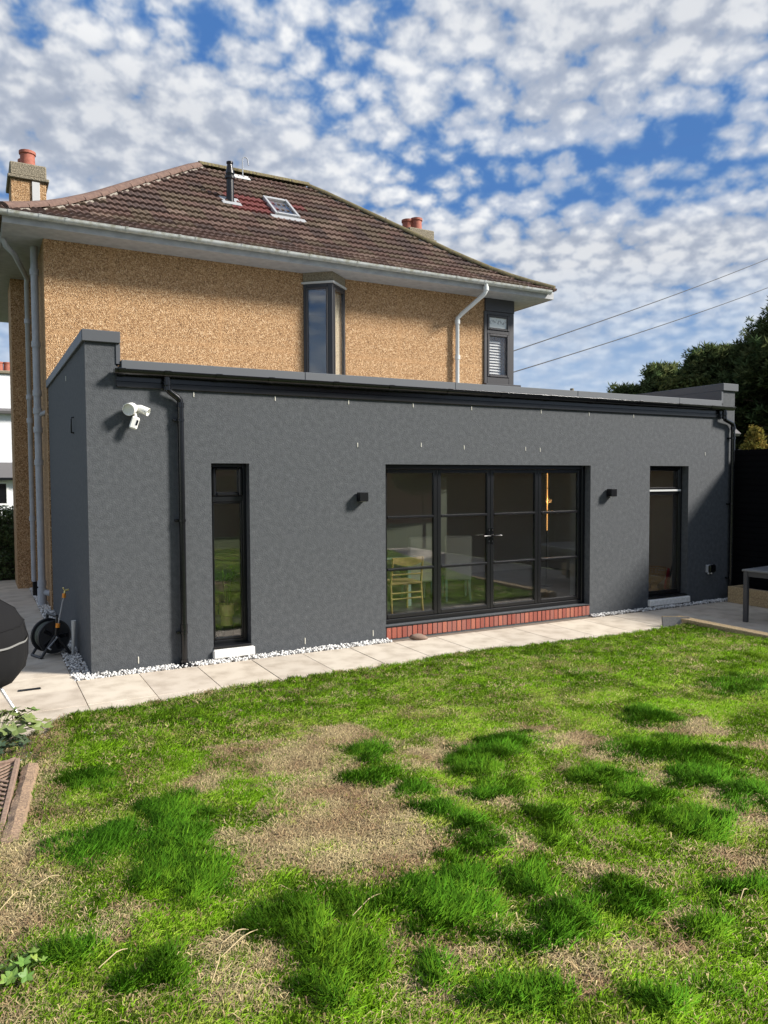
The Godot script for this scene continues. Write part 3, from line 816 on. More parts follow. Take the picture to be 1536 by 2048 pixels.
	var rain := part(h, "rainwater_pipe", sp, M.grey_pipe)
	for y in [4.75, 3.45, 3.05, 1.35]:
		var c := MB.new()
		c.tube([Vector3(-0.165, y - 0.04, -6.2), Vector3(-0.165, y + 0.04, -6.2)], 0.052, 12)
		part(rain, "socket", c, M.grey_pipe)
	var dr := MB.new()
	dr.box(Vector3(-0.19, 0.0, -6.28), Vector3(-0.02, 0.25, -6.10), 0.01)
	part(h, "drain_hopper", dr, M.black_plastic)
	# chimney breast on the side wall and its stack above the roof
	var cb := MB.new()
	cb.box(Vector3(-0.38, -0.1, -8.3), Vector3(HOUSE_L - 0.0005, 5.70, -7.24), 0.006)
	part(h, "chimney_breast", cb, M.roughcast)
	chimney(h, Vector3(-0.33, 5.76, -8.0), Vector3(0.26, 7.49, -7.16), 0.30, [Vector3(-0.03, 7.79, -7.36), Vector3(-0.03, 7.79, -7.8)], true)
	chimney(h, Vector3(7.93, 6.3, -8.0), Vector3(8.60, 7.55, -7.0), 0.28, [Vector3(8.24, 7.83, -7.2), Vector3(8.06, 7.80, -7.3)], false)
	build_roof(h, L, R, F, B)
	build_bay_window(h)
	build_corner_window(h)

func chimney(h: Node3D, lo: Vector3, hi: Vector3, cap: float, pots: Array, strip: bool) -> void:
	var s := MB.new()
	s.box(lo, hi, 0.01)
	var o := part(h, "chimney_stack", s, M.roughcast)
	var c := MB.new()
	c.box(Vector3(lo.x - 0.05, hi.y + 0.0005, lo.z - 0.05), Vector3(hi.x + 0.05, hi.y + 0.06, hi.z + 0.05), 0.012)
	c.box(Vector3(lo.x - 0.01, hi.y + 0.0605, lo.z - 0.01), Vector3(hi.x + 0.01, hi.y + cap, hi.z + 0.01), 0.02)
	var cp := part(o, "chimney_cap", c, M.stone); cp.position = Vector3.ZERO
	for k in pots:
		var q := MB.new()
		q.lathe([[0.0, 0.0], [0.125, 0.0], [0.13, 0.05], [0.125, 0.24], [0.145, 0.25], [0.145, 0.30], [0.11, 0.305], [0.10, 0.20]], 16, k + Vector3(0, -0.02, 0))
		var pp := part(o, "chimney_pot", q, M.clay_pot); pp.position = Vector3.ZERO
	if strip:
		var t := MB.new()
		t.box(Vector3(hi.x - 0.24, lo.y + 0.9, hi.z + 0.0005), Vector3(hi.x - 0.11, hi.y - 0.02, hi.z + 0.03), 0.003)
		var st := part(o, "lead_strip", t, M.lead_white); st.position = Vector3.ZERO

func build_roof(h: Node3D, L: float, R: float, F: float, B: float) -> void:
	var run := 3.85
	var f := F + 0.02                        # tiles start just over the fascia
	var l := L - 0.02; var r := R + 0.02; var b := B
	# underlay: four slopes, bell-cast at the eaves
	var u := MB.new()
	var st := [0.0, 0.5, 1.0, 1.5, 2.3, run]
	for i in st.size() - 1:
		var r0: float = st[i]; var r1: float = st[i + 1]
		var y0 := roof_y(r0) - 0.05; var y1 := roof_y(r1) - 0.05
		var up := Vector3(0, 1, 0.6)
		var a := Vector3(l + r0, y0, f - r0); var b_ := Vector3(r - r0, y0, f - r0); var c := Vector3(r - r1, y1, f - r1); var d := Vector3(l + r1, y1, f - r1)
		u.flat(a, b_, c, up); u.flat(a, c, d, up)
		var bz0 := b + r0; var bz1 := b + r1
		if i == st.size() - 2: bz1 = f - run
		var a2 := Vector3(l + r0, y0, bz0); var b2 := Vector3(r - r0, y0, bz0); var c2 := Vector3(r - r1, y1, bz1); var d2 := Vector3(l + r1, y1, bz1)
		u.flat(a2, b2, c2, Vector3(0, 1, -0.6)); u.flat(a2, c2, d2, Vector3(0, 1, -0.6))
		u.flat(a, a2, d2, Vector3(-0.6, 1, 0)); u.flat(a, d2, d, Vector3(-0.6, 1, 0))
		u.flat(b_, b2, c2, Vector3(0.6, 1, 0)); u.flat(b_, c2, c, Vector3(0.6, 1, 0))
	var roof := part(h, "roof", u, M.roof_felt)
	# interlocking tiles in 16 courses on the rear slope, cut along the hips
	var courses := 16
	# equal steps along the slope
	var lens := [0.0]
	var samples := 200
	for i in samples:
		var a := run * i / samples; var c := run * (i + 1) / samples
		lens.append(lens[-1] + Vector2(c - a, roof_y(c) - roof_y(a)).length())
	var run_at := func(s: float) -> float:
		for i in samples:
			if lens[i + 1] >= s: return run * (i + (s - lens[i]) / (lens[i + 1] - lens[i])) / samples
		return run
	var tw := 0.34
	var total: float = lens[-1]
	for c in courses:
		var s0 := total * c / courses - 0.03
		var s1 := total * (c + 1) / courses + 0.02
		var ra: float = run_at.call(maxf(s0, 0.0)) if c > 0 else -0.05
		var rb: float = run_at.call(minf(s1, total))
		var ya := roof_y(ra); var yb := roof_y(rb)
		var slope := Vector2(rb - ra, yb - ya).normalized()
		var nn := Vector3(0, slope.x, slope.y)
		var off := 0.0
		var x := l + maxf(ra, 0) - fposmod(l + maxf(ra, 0) - off, tw)
		while x < r - maxf(ra, 0):
			if x + tw > l + maxf(ra, 0) + 0.01:
				var t := MB.new()
				var jit := rng.randf_range(-0.006, 0.006)
				tile(t, x, tw, ra + jit, rb, ya + jit * 0.7, yb, f, nn, l, r)
				if t.v.size() > 0:
					var key := "tile_%d" % [0, 0, 1, 1, 2, 3, 3, 4, 4, 5][rng.randi() % 10]
					var cx := x + tw * 0.5
					if (c == 9 or c == 8 or c == 10) and cx > 3.55 and cx < 4.3: key = "tile_new"
					if c == 10 and cx > 4.9 and cx < 5.2: key = "tile_new"
					var o := part(roof, "roof_tile", t, M[key])
					o.position = Vector3.ZERO
			x += tw
	# hips and ridge
	for side in [0, 1]:
		var m := 13
		for i in m:
			var r0 := run * i / m; var r1 := run * (i + 1) / m + 0.03
			var p0 := Vector3(l + r0 if side == 0 else r - r0, roof_y(r0) + 0.02, f - r0)
			var p1 := Vector3(l + r1 if side == 0 else r - r1, roof_y(minf(r1, run)) + 0.035, f - r1)
			var o := part(roof, "hip_tile", cap_tile(p0, p1, 0.115, 0.13), M.hip_tile if side == 0 else M.ridge_tile)
			o.position = Vector3.ZERO
			var bd := MB.new()                    # mortar bedding beside the hip
			var off := Vector3(0.11 if side == 0 else -0.11, -0.01, 0.02)
			bd.tube([p0 + off, (p0 + p1) * 0.5 + off + Vector3(0, rng.randf_range(-0.02, 0.01), 0), p1 + off], rng.randf_range(0.018, 0.034), 6)
			o = part(roof, "mortar_bed", bd, M.mortar); o.position = Vector3.ZERO
	var n := 6
	for i in n:
		var x0 := lerpf(l + run, r - run, float(i) / n); var x1 := lerpf(l + run, r - run, float(i + 1) / n)
		var o := part(roof, "ridge_tile", cap_tile(Vector3(x0 - 0.01, roof_y(run) + 0.02, f - run), Vector3(x1 + 0.015, roof_y(run) + 0.03, f - run), 0.12, 0.13), M.ridge_tile)
		o.position = Vector3.ZERO
	# tile ends along the side eaves
	for i in 22:
		var z := F - 0.02 - i * 0.31
		if z < B: break
		var t := MB.new()
		t.box(Vector3(l - 0.13, 5.775, z - 0.30), Vector3(l + 0.12, 5.835, z), 0.012)
		var o := part(roof, "eaves_tile", t, M["tile_%d" % (rng.randi() % 6)]); o.position = Vector3.ZERO
	# roof window
	var r0 := 1.95; var r1 := 2.68
	var ax := Vector3(1, 0, 0)
	var q0 := Vector3(4.22, roof_y(r0), f - r0); var q1 := Vector3(4.22, roof_y(r1), f - r1)
	var up := (q1 - q0).normalized()
	var no := ax.cross(up).normalized()
	if no.y < 0: no = -no
	var sk := MB.new()
	sk.xf = Transform3D(Basis(ax, up, no), q0 + no * 0.03)
	var sw := 0.52; var sl := (q1 - q0).length()
	frame_bars(sk, 0.0, sw, 0.0, sl, 0.07, -0.06, 0.055, 0.055, 0.06, 0.09)
	var sko := part(h, "roof_window", sk, M.lead)
	var gl := MB.new(); gl.xf = sk.xf
	gl.box(Vector3(0.056, 0.061, 0.03), Vector3(sw - 0.056, sl - 0.091, 0.036))
	var go := part(sko, "pane", gl, M.glass); go.position = Vector3.ZERO
	var bl := MB.new(); bl.xf = sk.xf
	bl.box(Vector3(0.057, 0.062, -0.03), Vector3(sw - 0.057, sl - 0.092, -0.02))
	var bo := part(sko, "blind", bl, M.white_paint); bo.position = Vector3.ZERO
	var fl := MB.new(); fl.xf = sk.xf
	fl.box(Vector3(-0.10, -0.16, -0.01), Vector3(sw + 0.10, -0.001, 0.025), 0.006)
	var fo := part(sko, "flashing", fl, M.lead); fo.position = Vector3.ZERO
	# vent pipe with a cowl and its lead slate
	var vr := 2.21
	var vp := Vector3(3.42, roof_y(vr), f - vr)
	var vt := MB.new()
	vt.lathe([[0.075, -0.05], [0.07, 0.45], [0.10, 0.47], [0.10, 0.51], [0.075, 0.53], [0.085, 0.57], [0.05, 0.74], [0.065, 0.76], [0.065, 0.79], [0.0, 0.80]], 16, vp)
	var vo := part(roof, "vent_pipe", vt, M.lead); vo.position = Vector3.ZERO
	vo.material_override = M.black_frame
	var ls := MB.new()
	ls.xf = Transform3D(Basis(ax, up, no), vp + no * 0.04)
	ls.box(Vector3(-0.19, -0.17, 0.0), Vector3(0.19, 0.20, 0.02), 0.006)
	var lo := part(roof, "lead_slate", ls, M.lead); lo.position = Vector3.ZERO
	ls = MB.new()
	var hr := 3.58
	var hp := Vector3(4.12, roof_y(hr), f - hr)
	ls.xf = Transform3D(Basis(ax, up, no), hp + no * 0.05)
	ls.box(Vector3(-0.22, -0.12, 0.0), Vector3(0.14, 0.10, 0.02), 0.006)
	lo = part(roof, "lead_slate", ls, M.lead_white); lo.position = Vector3.ZERO
	var hk := MB.new()
	var pts := [hp, hp + Vector3(0, 0.38, 0)]
	for k in 7:
		var t := PI * k / 6
		pts.append(hp + Vector3(0.06 - 0.06 * cos(t), 0.42 + 0.07 * sin(t), 0))
	pts.append(hp + Vector3(0.13, 0.33, 0))
	hk.tube(pts, 0.012, 6)
	lo = part(roof, "hooked_pipe", hk, M.grey_pipe); lo.position = Vector3.ZERO
	# small finial far down the other hip
	var fin := MB.new()
	fin.lathe([[0.05, -0.2], [0.045, 0.02], [0.06, 0.05], [0.03, 0.12], [0.04, 0.18], [0.0, 0.24]], 10, Vector3(7.72, 8.0, -7.75))
	fin.tube([Vector3(7.72, 7.0, -7.75), Vector3(7.72, 7.9, -7.75)], 0.03, 6)
	lo = part(roof, "finial", fin, M.hip_tile); lo.position = Vector3.ZERO

# one roof tile with three rolls, cut by the hip lines
func tile(t: MB, x: float, tw: float, ra: float, rb: float, ya: float, yb: float, f: float, nn: Vector3, l: float, r: float) -> void:
	var segs := 12
	var prof := [0.0, 0.016, 0.026, 0.016]
	var rows := [[ra, ya, 0.054], [rb, yb, 0.004]]
	var pts := []
	for row in rows:
		var line := []
		for k in segs + 1:
			var xx := x + tw * k / segs
			var rr: float = maxf(row[0], 0.0)
			xx = clampf(xx, l + rr - 0.02, r - rr + 0.02)
			line.append(Vector3(xx, row[1], f - row[0]) + nn * (row[2] + prof[k % 4]))
		pts.append(line)
	if pts[0][segs].x - pts[0][0].x < 0.02: return
	var wave := [0.0, -0.55, 0.0, 0.55]
	for k in segs:
		var a: Vector3 = pts[0][k]; var b: Vector3 = pts[0][k + 1]; var c: Vector3 = pts[1][k + 1]; var d: Vector3 = pts[1][k]
		var n0 := (nn + Vector3(wave[k % 4], 0, 0)).normalized(); var n1 := (nn + Vector3(wave[(k + 1) % 4], 0, 0)).normalized()
		if (b - a).length() > 1e-4: t.tri(a, b, c, n0, n1, n1)
		if (c - d).length() > 1e-4: t.tri(a, c, d, n0, n1, n0)
		var dn := nn * 0.052
		if (b - a).length() > 1e-4: t.quad(a, b, b - dn, a - dn, Vector3(0, -nn.z, nn.y))

func cap_tile(p0: Vector3, p1: Vector3, w0: float, w1: float) -> MB:
	var t := MB.new()
	var d := (p1 - p0).normalized()
	var s := d.cross(Vector3.UP).normalized()
	var u := s.cross(d).normalized()
	var k := 8
	for i in k:
		var a := PI * i / k; var b := PI * (i + 1) / k
		var o0 := s * cos(a) + u * sin(a) * 0.8; var o1 := s * cos(b) + u * sin(b) * 0.8
		t.tri(p0 + o0 * w1, p0 + o1 * w1, p1 + o1 * w0, o0, o1, o1)
		t.tri(p0 + o0 * w1, p1 + o1 * w0, p1 + o0 * w0, o0, o1, o0)
		t.tri(p0, p0 + o0 * w1, p0 + o1 * w1, -d, -d, -d)
	return t

# a bar window panel standing on the line a-b (plan), from y0 to y1
func panel_xf(a: Vector3, b: Vector3) -> Transform3D:
	var x := (b - a).normalized()
	return Transform3D(Basis(x, Vector3.UP, x.cross(Vector3.UP)), a)

func build_bay_window(h: Node3D) -> void:
	var y0 := 3.30; var y1 := 5.50
	var a := Vector3(4.225, 0, WALL_Z + 0.02); var p := Vector3(4.645, 0, WALL_Z + 0.38); var b := Vector3(5.065, 0, WALL_Z + 0.02)
	var win: MeshInstance3D = null
	for q in [[a, p], [p, b]]:
		var f := MB.new()
		f.xf = panel_xf(q[0], q[1])
		var w: float = (q[1] - q[0]).length()
		frame_bars(f, 0.004, w - 0.004, y0, y1, 0.0, -0.06, 0.05, 0.09 if q[0] == a else 0.05, 0.06, 0.06)
		var fo := part(h, "bay_window", f, M.bay_frame)
		var bead := MB.new(); bead.xf = f.xf
		frame_bars(bead, 0.056, w - (0.096 if q[0] == a else 0.056), y0 + 0.062, y1 - 0.062, 0.012, -0.05, 0.03, 0.03, 0.03, 0.03)
		var bo := part(fo, "sash", bead, M.brown_frame); bo.position = Vector3.ZERO
		var g := MB.new(); g.xf = f.xf
		for k in [-0.015, -0.03, -0.045]:  # innermost sheet is added so the bay mirrors more sky
			g.box(Vector3(0.087, y0 + 0.093, k - 0.004), Vector3(w - (0.127 if q[0] == a else 0.087), y1 - 0.093, k))
		var go := part(fo, "pane", g, M.glass); go.position = Vector3.ZERO
	# lead capping and rendered head up to the soffit
	var tri_ := PackedVector2Array([Vector2(a.x - 0.03, -a.z), Vector2(p.x, -p.z - 0.04), Vector2(b.x + 0.03, -b.z)])
	var cap := MB.new()
	cap.xf = Transform3D(Basis(Vector3(1, 0, 0), Vector3(0, 0, -1), Vector3(0, 1, 0)), Vector3.ZERO)
	cap.prism(tri_, y1 + 0.001, y1 + 0.035)
	part(h, "bay_capping", cap, M.lead_white)
	var hd := MB.new(); hd.xf = cap.xf
	hd.prism(PackedVector2Array([Vector2(a.x, -a.z), Vector2(p.x, -p.z), Vector2(b.x, -b.z)]), y1 + 0.036, 5.6995)
	part(h, "bay_head", hd, M.stone)
	var ft := MB.new(); ft.xf = cap.xf
	ft.prism(PackedVector2Array([Vector2(a.x, -a.z), Vector2(p.x, -p.z), Vector2(b.x, -b.z)]), y0 - 0.08, y0 - 0.001)
	part(h, "bay_base", ft, M.stone)
	# curtain at the right-hand light
	var cu := MB.new()
	var c0 := Vector3(4.70, 0, WALL_Z + 0.20); var c1 := Vector3(4.98, 0, WALL_Z - 0.03)
	var pts := []
	for i in 25:
		var t := i / 24.0
		pts.append(c0.lerp(c1, t) + Vector3(0.7, 0, 0.8) * 0.014 * sin(t * 34.0))
	for i in 24:
		var q0: Vector3 = pts[i]; var q1: Vector3 = pts[i + 1]
		var nn := (q1 - q0).cross(Vector3.UP).normalized()
		cu.quad(q0 + Vector3.UP * 3.25, q1 + Vector3.UP * 3.25, q1 + Vector3.UP * 5.4, q0 + Vector3.UP * 5.4, nn)
	part(h, "curtain", cu, M.cream_cloth)

func build_corner_window(h: Node3D) -> void:
	var z := WALL_Z + 0.035
	var f := MB.new()
	frame_bars(f, 8.20, 8.955, 3.96, 5.44, z, z - 0.09, 0.075, 0.13, 0.14, 0.07)
	f.box(Vector3(8.275, 4.99, z - 0.09), Vector3(8.825, 5.06, z), 0.005)
	var fo := part(h, "corner_window", f, M.brown_frame)
	var s := MB.new()
	frame_bars(s, 8.277, 8.823, 5.062, 5.368, z + 0.02, z - 0.06, 0.045, 0.045, 0.045, 0.045, 0.01)
	var so := part(fo, "top_sash", s, M.brown_frame); so.position = Vector3.ZERO
	s = MB.new()
	frame_bars(s, 8.277, 8.823, 4.102, 4.988, z + 0.015, z - 0.06, 0.05, 0.05, 0.05, 0.05, 0.01)
	so = part(fo, "lower_sash", s, M.brown_frame); so.position = Vector3.ZERO
	# patterned leaded light: a pale pane with dark lead marks
	var g := MB.new()
	g.box(Vector3(8.323, 5.108, z - 0.03), Vector3(8.777, 5.322, z - 0.024))
	so = part(fo, "leaded_pane", g, M.blind); so.position = Vector3.ZERO
	var ld := MB.new()
	var r := RandomNumberGenerator.new(); r.seed = 77
	for i in 14:
		var cx := 8.36 + 0.03 * i; var cy := 5.24 + 0.03 * sin(i * 1.7)
		ld.tube([Vector3(cx, cy, z - 0.02), Vector3(cx + r.randf_range(-0.02, 0.03), cy + r.randf_range(-0.06, 0.05), z - 0.02), Vector3(cx + r.randf_range(0.0, 0.03), cy + r.randf_range(-0.05, 0.05), z - 0.02)], 0.005, 4)
	so = part(fo, "lead_pattern", ld, M.lead); so.set_meta("kind", "stuff"); so.position = Vector3.ZERO
	g = MB.new()
	for k in [-0.02, -0.04]:
		g.box(Vector3(8.328, 4.153, z + k - 0.004), Vector3(8.772, 4.937, z + k))
	so = part(fo, "pane", g, M.glass); so.position = Vector3.ZERO
	for i in 12:
		var b := MB.new()
		b.xf = Transform3D(Basis(Vector3.RIGHT, 0.95), Vector3(8.52, 4.20 + i * 0.058, z - 0.10))
		b.box(Vector3(-0.19, -0.002, -0.026), Vector3(0.16, 0.002, 0.026))
		so = part(fo, "blind_slat", b, M.white_paint); so.position = Vector3.ZERO
	var sl := MB.new()
	sl.box(Vector3(8.17, 3.90, WALL_Z), Vector3(9.07, 3.958, WALL_Z + 0.14), 0.008)
	so = part(fo, "sill", sl, M.brown_frame); so.position = Vector3.ZERO
	var hd := MB.new()
	hd.box(Vector3(8.22, 5.442, WALL_Z), Vector3(8.955, 5.699, WALL_Z + 0.05), 0.004)
	part(h, "window_head", hd, M.brown_frame)

# ------------------------------------------------------------------ garden
func scatter(called: String, mesh_: Mesh, m: Material, places: Array, tints: Array, label: String, category: String) -> MultiMeshInstance3D:
	var mm := MultiMesh.new()
	mm.transform_format = MultiMesh.TRANSFORM_3D
	mm.use_colors = true
	mm.mesh = mesh_
	mm.instance_count = places.size()
	for i in places.size():
		mm.set_instance_transform(i, places[i])
		mm.set_instance_color(i, tints[i])
	var o := MultiMeshInstance3D.new()
	o.name = numbered(called)
	o.multimesh = mm
	o.material_override = m
	if label:
		add_child(o)
		o.set_meta("kind", "stuff"); o.set_meta("label", label); o.set_meta("category", category)
	return o

# grass blades: a tuft of n curved tapering strips
func tuft(n: int, spread: float, tall: float, wide: float, bend: float, seed_: int) -> ArrayMesh:
	var r := RandomNumberGenerator.new(); r.seed = seed_
	var mb := MB.new()
	for i in n:
		var a := r.randf() * TAU
		var out := Vector3(cos(a), 0, sin(a))
		var p := Vector3(r.randf_range(-1, 1), 0, r.randf_range(-1, 1)) * spread
		var hgt := tall * r.randf_range(0.5, 1.1)
		var lean := bend * r.randf_range(0.25, 1.25)
		var side := out.rotated(Vector3.UP, PI * 0.5 + r.randf_range(-0.5, 0.5))
		var w := wide * r.randf_range(0.7, 1.25)
		var prev_l := p - side * w * 0.5; var prev_r := p + side * w * 0.5
		var g := r.randf_range(0.65, 1.35)
		mb.col = Color(g * r.randf_range(0.9, 1.15), g, g * r.randf_range(0.8, 1.1))
		for k in range(1, 4):
			var t := k / 3.0
			var c := p + Vector3.UP * hgt * (t - 0.35 * lean * t * t) + out * hgt * lean * t * t
			var ww := w * (1.0 - t * t)
			var nn := (out * 0.6 + Vector3.UP * 0.8).normalized()
			var l2 := c - side * ww * 0.5; var r2 := c + side * ww * 0.5
			mb.tri(prev_l, prev_r, r2, nn, nn, nn)
			if k < 3: mb.tri(prev_l, r2, l2, nn, nn, nn)
			prev_l = l2; prev_r = r2
	return mb.mesh()

func build_ground() -> void:
	var g := MB.new()
	g.quad(Vector3(-400, -0.10, -400), Vector3(400, -0.10, -400), Vector3(400, -0.10, 400), Vector3(-400, -0.10, 400), Vector3.UP)
	structure("ground", g, M.far_ground, "green ground stretching away behind the gardens", "ground")
	# paving: bedding and slabs
	var areas := [[-0.78, 7.33, 0.17, 1.10], [-0.78, 7.33, 1.10, 2.0], [-2.6, -0.19, 1.10, 2.0]]
	var bed := MB.new()
	bed.box(Vector3(-3.0, -0.09, -8.8), Vector3(WIDTH + 0.1, -0.018, 2.0))
	bed.box(Vector3(7.44, -0.09, 2.0005), Vector3(WIDTH + 0.1, -0.018, 10.5))
	var pave := structure("patio_paving", bed, M.joint, "beige stone slab paving laid round the extension", "paving")
	var slabs := []
	var x := -0.17 - 0.61 * 1
	while x < WIDTH:
		slabs.append([x, x + 0.61, 0.17, 1.085])
		x += 0.61
	x = -0.17 - 0.61 * 4
	while x < 7.4:
		slabs.append([x, x + 0.61, 1.085, 2.0])
		x += 0.61
	x = 7.44
	while x < WIDTH:
		var z := 1.085
		var odd := (roundi(x * 10) % 2) * 0.45
		while z < 10.4:
			var za := z if z > 1.1 else z
			slabs.append([x, minf(x + 0.61, WIDTH + 0.08), za, minf(za + (0.915 if z > 1.1 or odd == 0 else 0.46), 10.4)])
			z += (0.915 if z > 1.1 or odd == 0 else 0.46)
		x += 0.61
	# the side passage
	var zc := 1.085
	while zc > -8.6:
		var hh: float = 0.61
		for xx in [-1.09, -2.0]:
			if zc <= 1.09 and not (xx == -1.09 and zc > 0.2 and false):
				slabs.append([xx, (-0.1705 if zc > 0.4 else -0.19) if xx == -1.09 else xx + 0.91, zc - hh, zc])
		zc -= hh
	for s in slabs:
		if s[2] > 0.16 and s[3] < 1.1 and s[0] < -0.3 and s[0] > -0.85 and s[2] < 0.2: continue   # filled by the passage slabs
		if s[1] - s[0] < 0.05: continue
		var b := MB.new()
		var dy := rng.randf_range(-0.0015, 0.0015)
		b.box(Vector3(s[0] + 0.0025, -0.045, s[2] + 0.0025), Vector3(s[1] - 0.0025, dy, s[3] - 0.0025), 0.003)
		part(pave, "paving_slab", b, M["paver_%d" % (rng.randi() % 5)])
	# pebbles along the walls
	var places := []; var tints := []
	var pm := MB.new(); pm.lump(Vector3.ZERO, Vector3(1, 0.7, 0.8), 0.45, 3, 5, 7)
	for i in 7000:
		var p: Vector3
		var pick := rng.randf()
		if pick < 0.66:
			p = Vector3(rng.randf_range(-0.17, WIDTH), 0, rng.randf_range(0.0, 0.175))
			if p.x > 3.48 and p.x < 6.88 and p.z > 0.0: continue
			if p.x > 7.0 and p.z > 0.12: continue
		else:
			p = Vector3(rng.randf_range(-0.185, 0.0), 0, rng.randf_range(-7.2, 0.17))
			if p.z < -4.4 and p.x > -0.02: continue
		p.y = rng.randf_range(-0.012, 0.018)
		var s := rng.randf_range(0.008, 0.018)
		places.append(Transform3D(Basis.from_euler(Vector3(rng.randf() * TAU, rng.randf() * TAU, rng.randf() * TAU)).scaled(Vector3.ONE * s), p))
		var v := rng.randf_range(0.50, 0.80) * (0.5 if rng.randf() < 0.14 else 1.0)
		tints.append(Color(v, v * 0.985, v * 0.95))
	scatter("white_pebbles", pm.mesh(), M.pebble, places, tints, "strip of small white pebbles along the foot of the grey wall", "pebbles")
	# lawn soil: a fine grid that follows the ground
	var gm := MB.new()
	var x0 := -3.0; var x1 := 7.34; var z0 := 1.1; var z1 := 12.0
	var nx := 150; var nz := 160
	var hs := []; var cs := []
	for j in nz + 1:
		var hr := PackedFloat32Array(); var cr := PackedColorArray()
		for i in nx + 1:
			var xx := lerpf(x0, x1, float(i) / nx); var zz := lerpf(z0, z1, float(j) / nz)
			var hh := lawn_height(xx, zz)
			var ez := edge_z(xx)
			if zz < ez + 0.02: hh = -0.08
			var dry := patch_at(dry_map, xx, zz)
			var bed_ := clampf((edge_x(zz) - xx) / 0.08, 0, 1)
			var nv := lawn_noise.get_noise_2d(xx * 14.0, zz * 14.0) * 0.5 + 0.5
			var nb := lawn_noise.get_noise_2d(xx * 3.0 + 70.0, zz * 3.0) * 0.5 + 0.5
			var cc := Color(0.12, 0.14, 0.035).lerp(Color(0.09, 0.15, 0.022), nb)
			cc = cc.lerp(Color(0.21, 0.130, 0.066).lerp(Color(0.105, 0.064, 0.034), nv), clampf(dry * 1.4 + (nb - 0.5) * 0.8, 0, 1) if dry > 0.02 else 0.0)
			cc = cc.lerp(Color(0.10, 0.075, 0.055), bed_)
			hr.append(hh + 0.012 * (nv - 0.5)); cr.append(cc)
		hs.append(hr); cs.append(cr)
	var cell_n := func(i: int, j: int) -> Vector3:
		var dx: float = (hs[j][mini(i + 1, nx)] - hs[j][maxi(i - 1, 0)]) / (2.0 * (x1 - x0) / nx)
		var dz: float = (hs[mini(j + 1, nz)][i] - hs[maxi(j - 1, 0)][i]) / (2.0 * (z1 - z0) / nz)
		return Vector3(-dx, 1, -dz).normalized()
	var at := func(i: int, j: int) -> Vector3:
		return Vector3(lerpf(x0, x1, float(i) / nx), hs[j][i], lerpf(z0, z1, float(j) / nz))
	for j in nz:
		for i in nx:
			for t in [[[i, j], [i + 1, j], [i + 1, j + 1]], [[i, j], [i + 1, j + 1], [i, j + 1]]]:
				for q in [t[0], t[1], t[2]]:
					gm.v.push_back(at.call(q[0], q[1])); gm.n.push_back(cell_n.call(q[0], q[1])); gm.c.push_back(cs[q[1]][q[0]])
	structure("lawn_soil", gm, M.soil, "brown soil and thatch under the patchy lawn", "soil")

# spreads the patches of a list over a grid of the lawn: 1 in the middle of a patch, 0 outside
const MAP_X := -1.8
const MAP_Z := 1.0
const MAP_S := 0.02
const MAP_W := 460
const MAP_H := 410
func patch_map(list: Array) -> PackedFloat32Array:
	var m := PackedFloat32Array(); m.resize(MAP_W * MAP_H)
	for e in list:
		var rx: float = 1.25 * (absf(e[2]) + absf(e[4])); var rz: float = 1.25 * (absf(e[3]) + absf(e[5]))
		var det: float = e[2] * e[5] - e[3] * e[4]
		for j in range(maxi(0, int((e[1] - rz - MAP_Z) / MAP_S)), mini(MAP_H, int((e[1] + rz - MAP_Z) / MAP_S) + 1)):
			for i in range(maxi(0, int((e[0] - rx - MAP_X) / MAP_S)), mini(MAP_W, int((e[0] + rx - MAP_X) / MAP_S) + 1)):
				var dx: float = MAP_X + i * MAP_S - e[0]; var dz: float = MAP_Z + j * MAP_S - e[1]
				var u: float = (dx * e[5] - dz * e[4]) / det
				var w: float = (-dx * e[3] + dz * e[2]) / det
				var v := 1.0 - 0.68 * (u * u + w * w)
				if v > 0.0:
					# neighbouring patches run together
					var o := m[j * MAP_W + i]
					m[j * MAP_W + i] = minf(1.0, maxf(o, v) + 0.35 * minf(o, v))
	return m

func patch_at(m: PackedFloat32Array, x: float, z: float) -> float:
	var i := int((x - MAP_X) / MAP_S); var j := int((z - MAP_Z) / MAP_S)
	if i < 0 or j < 0 or i >= MAP_W or j >= MAP_H: return 0.0
	return m[j * MAP_W + i]

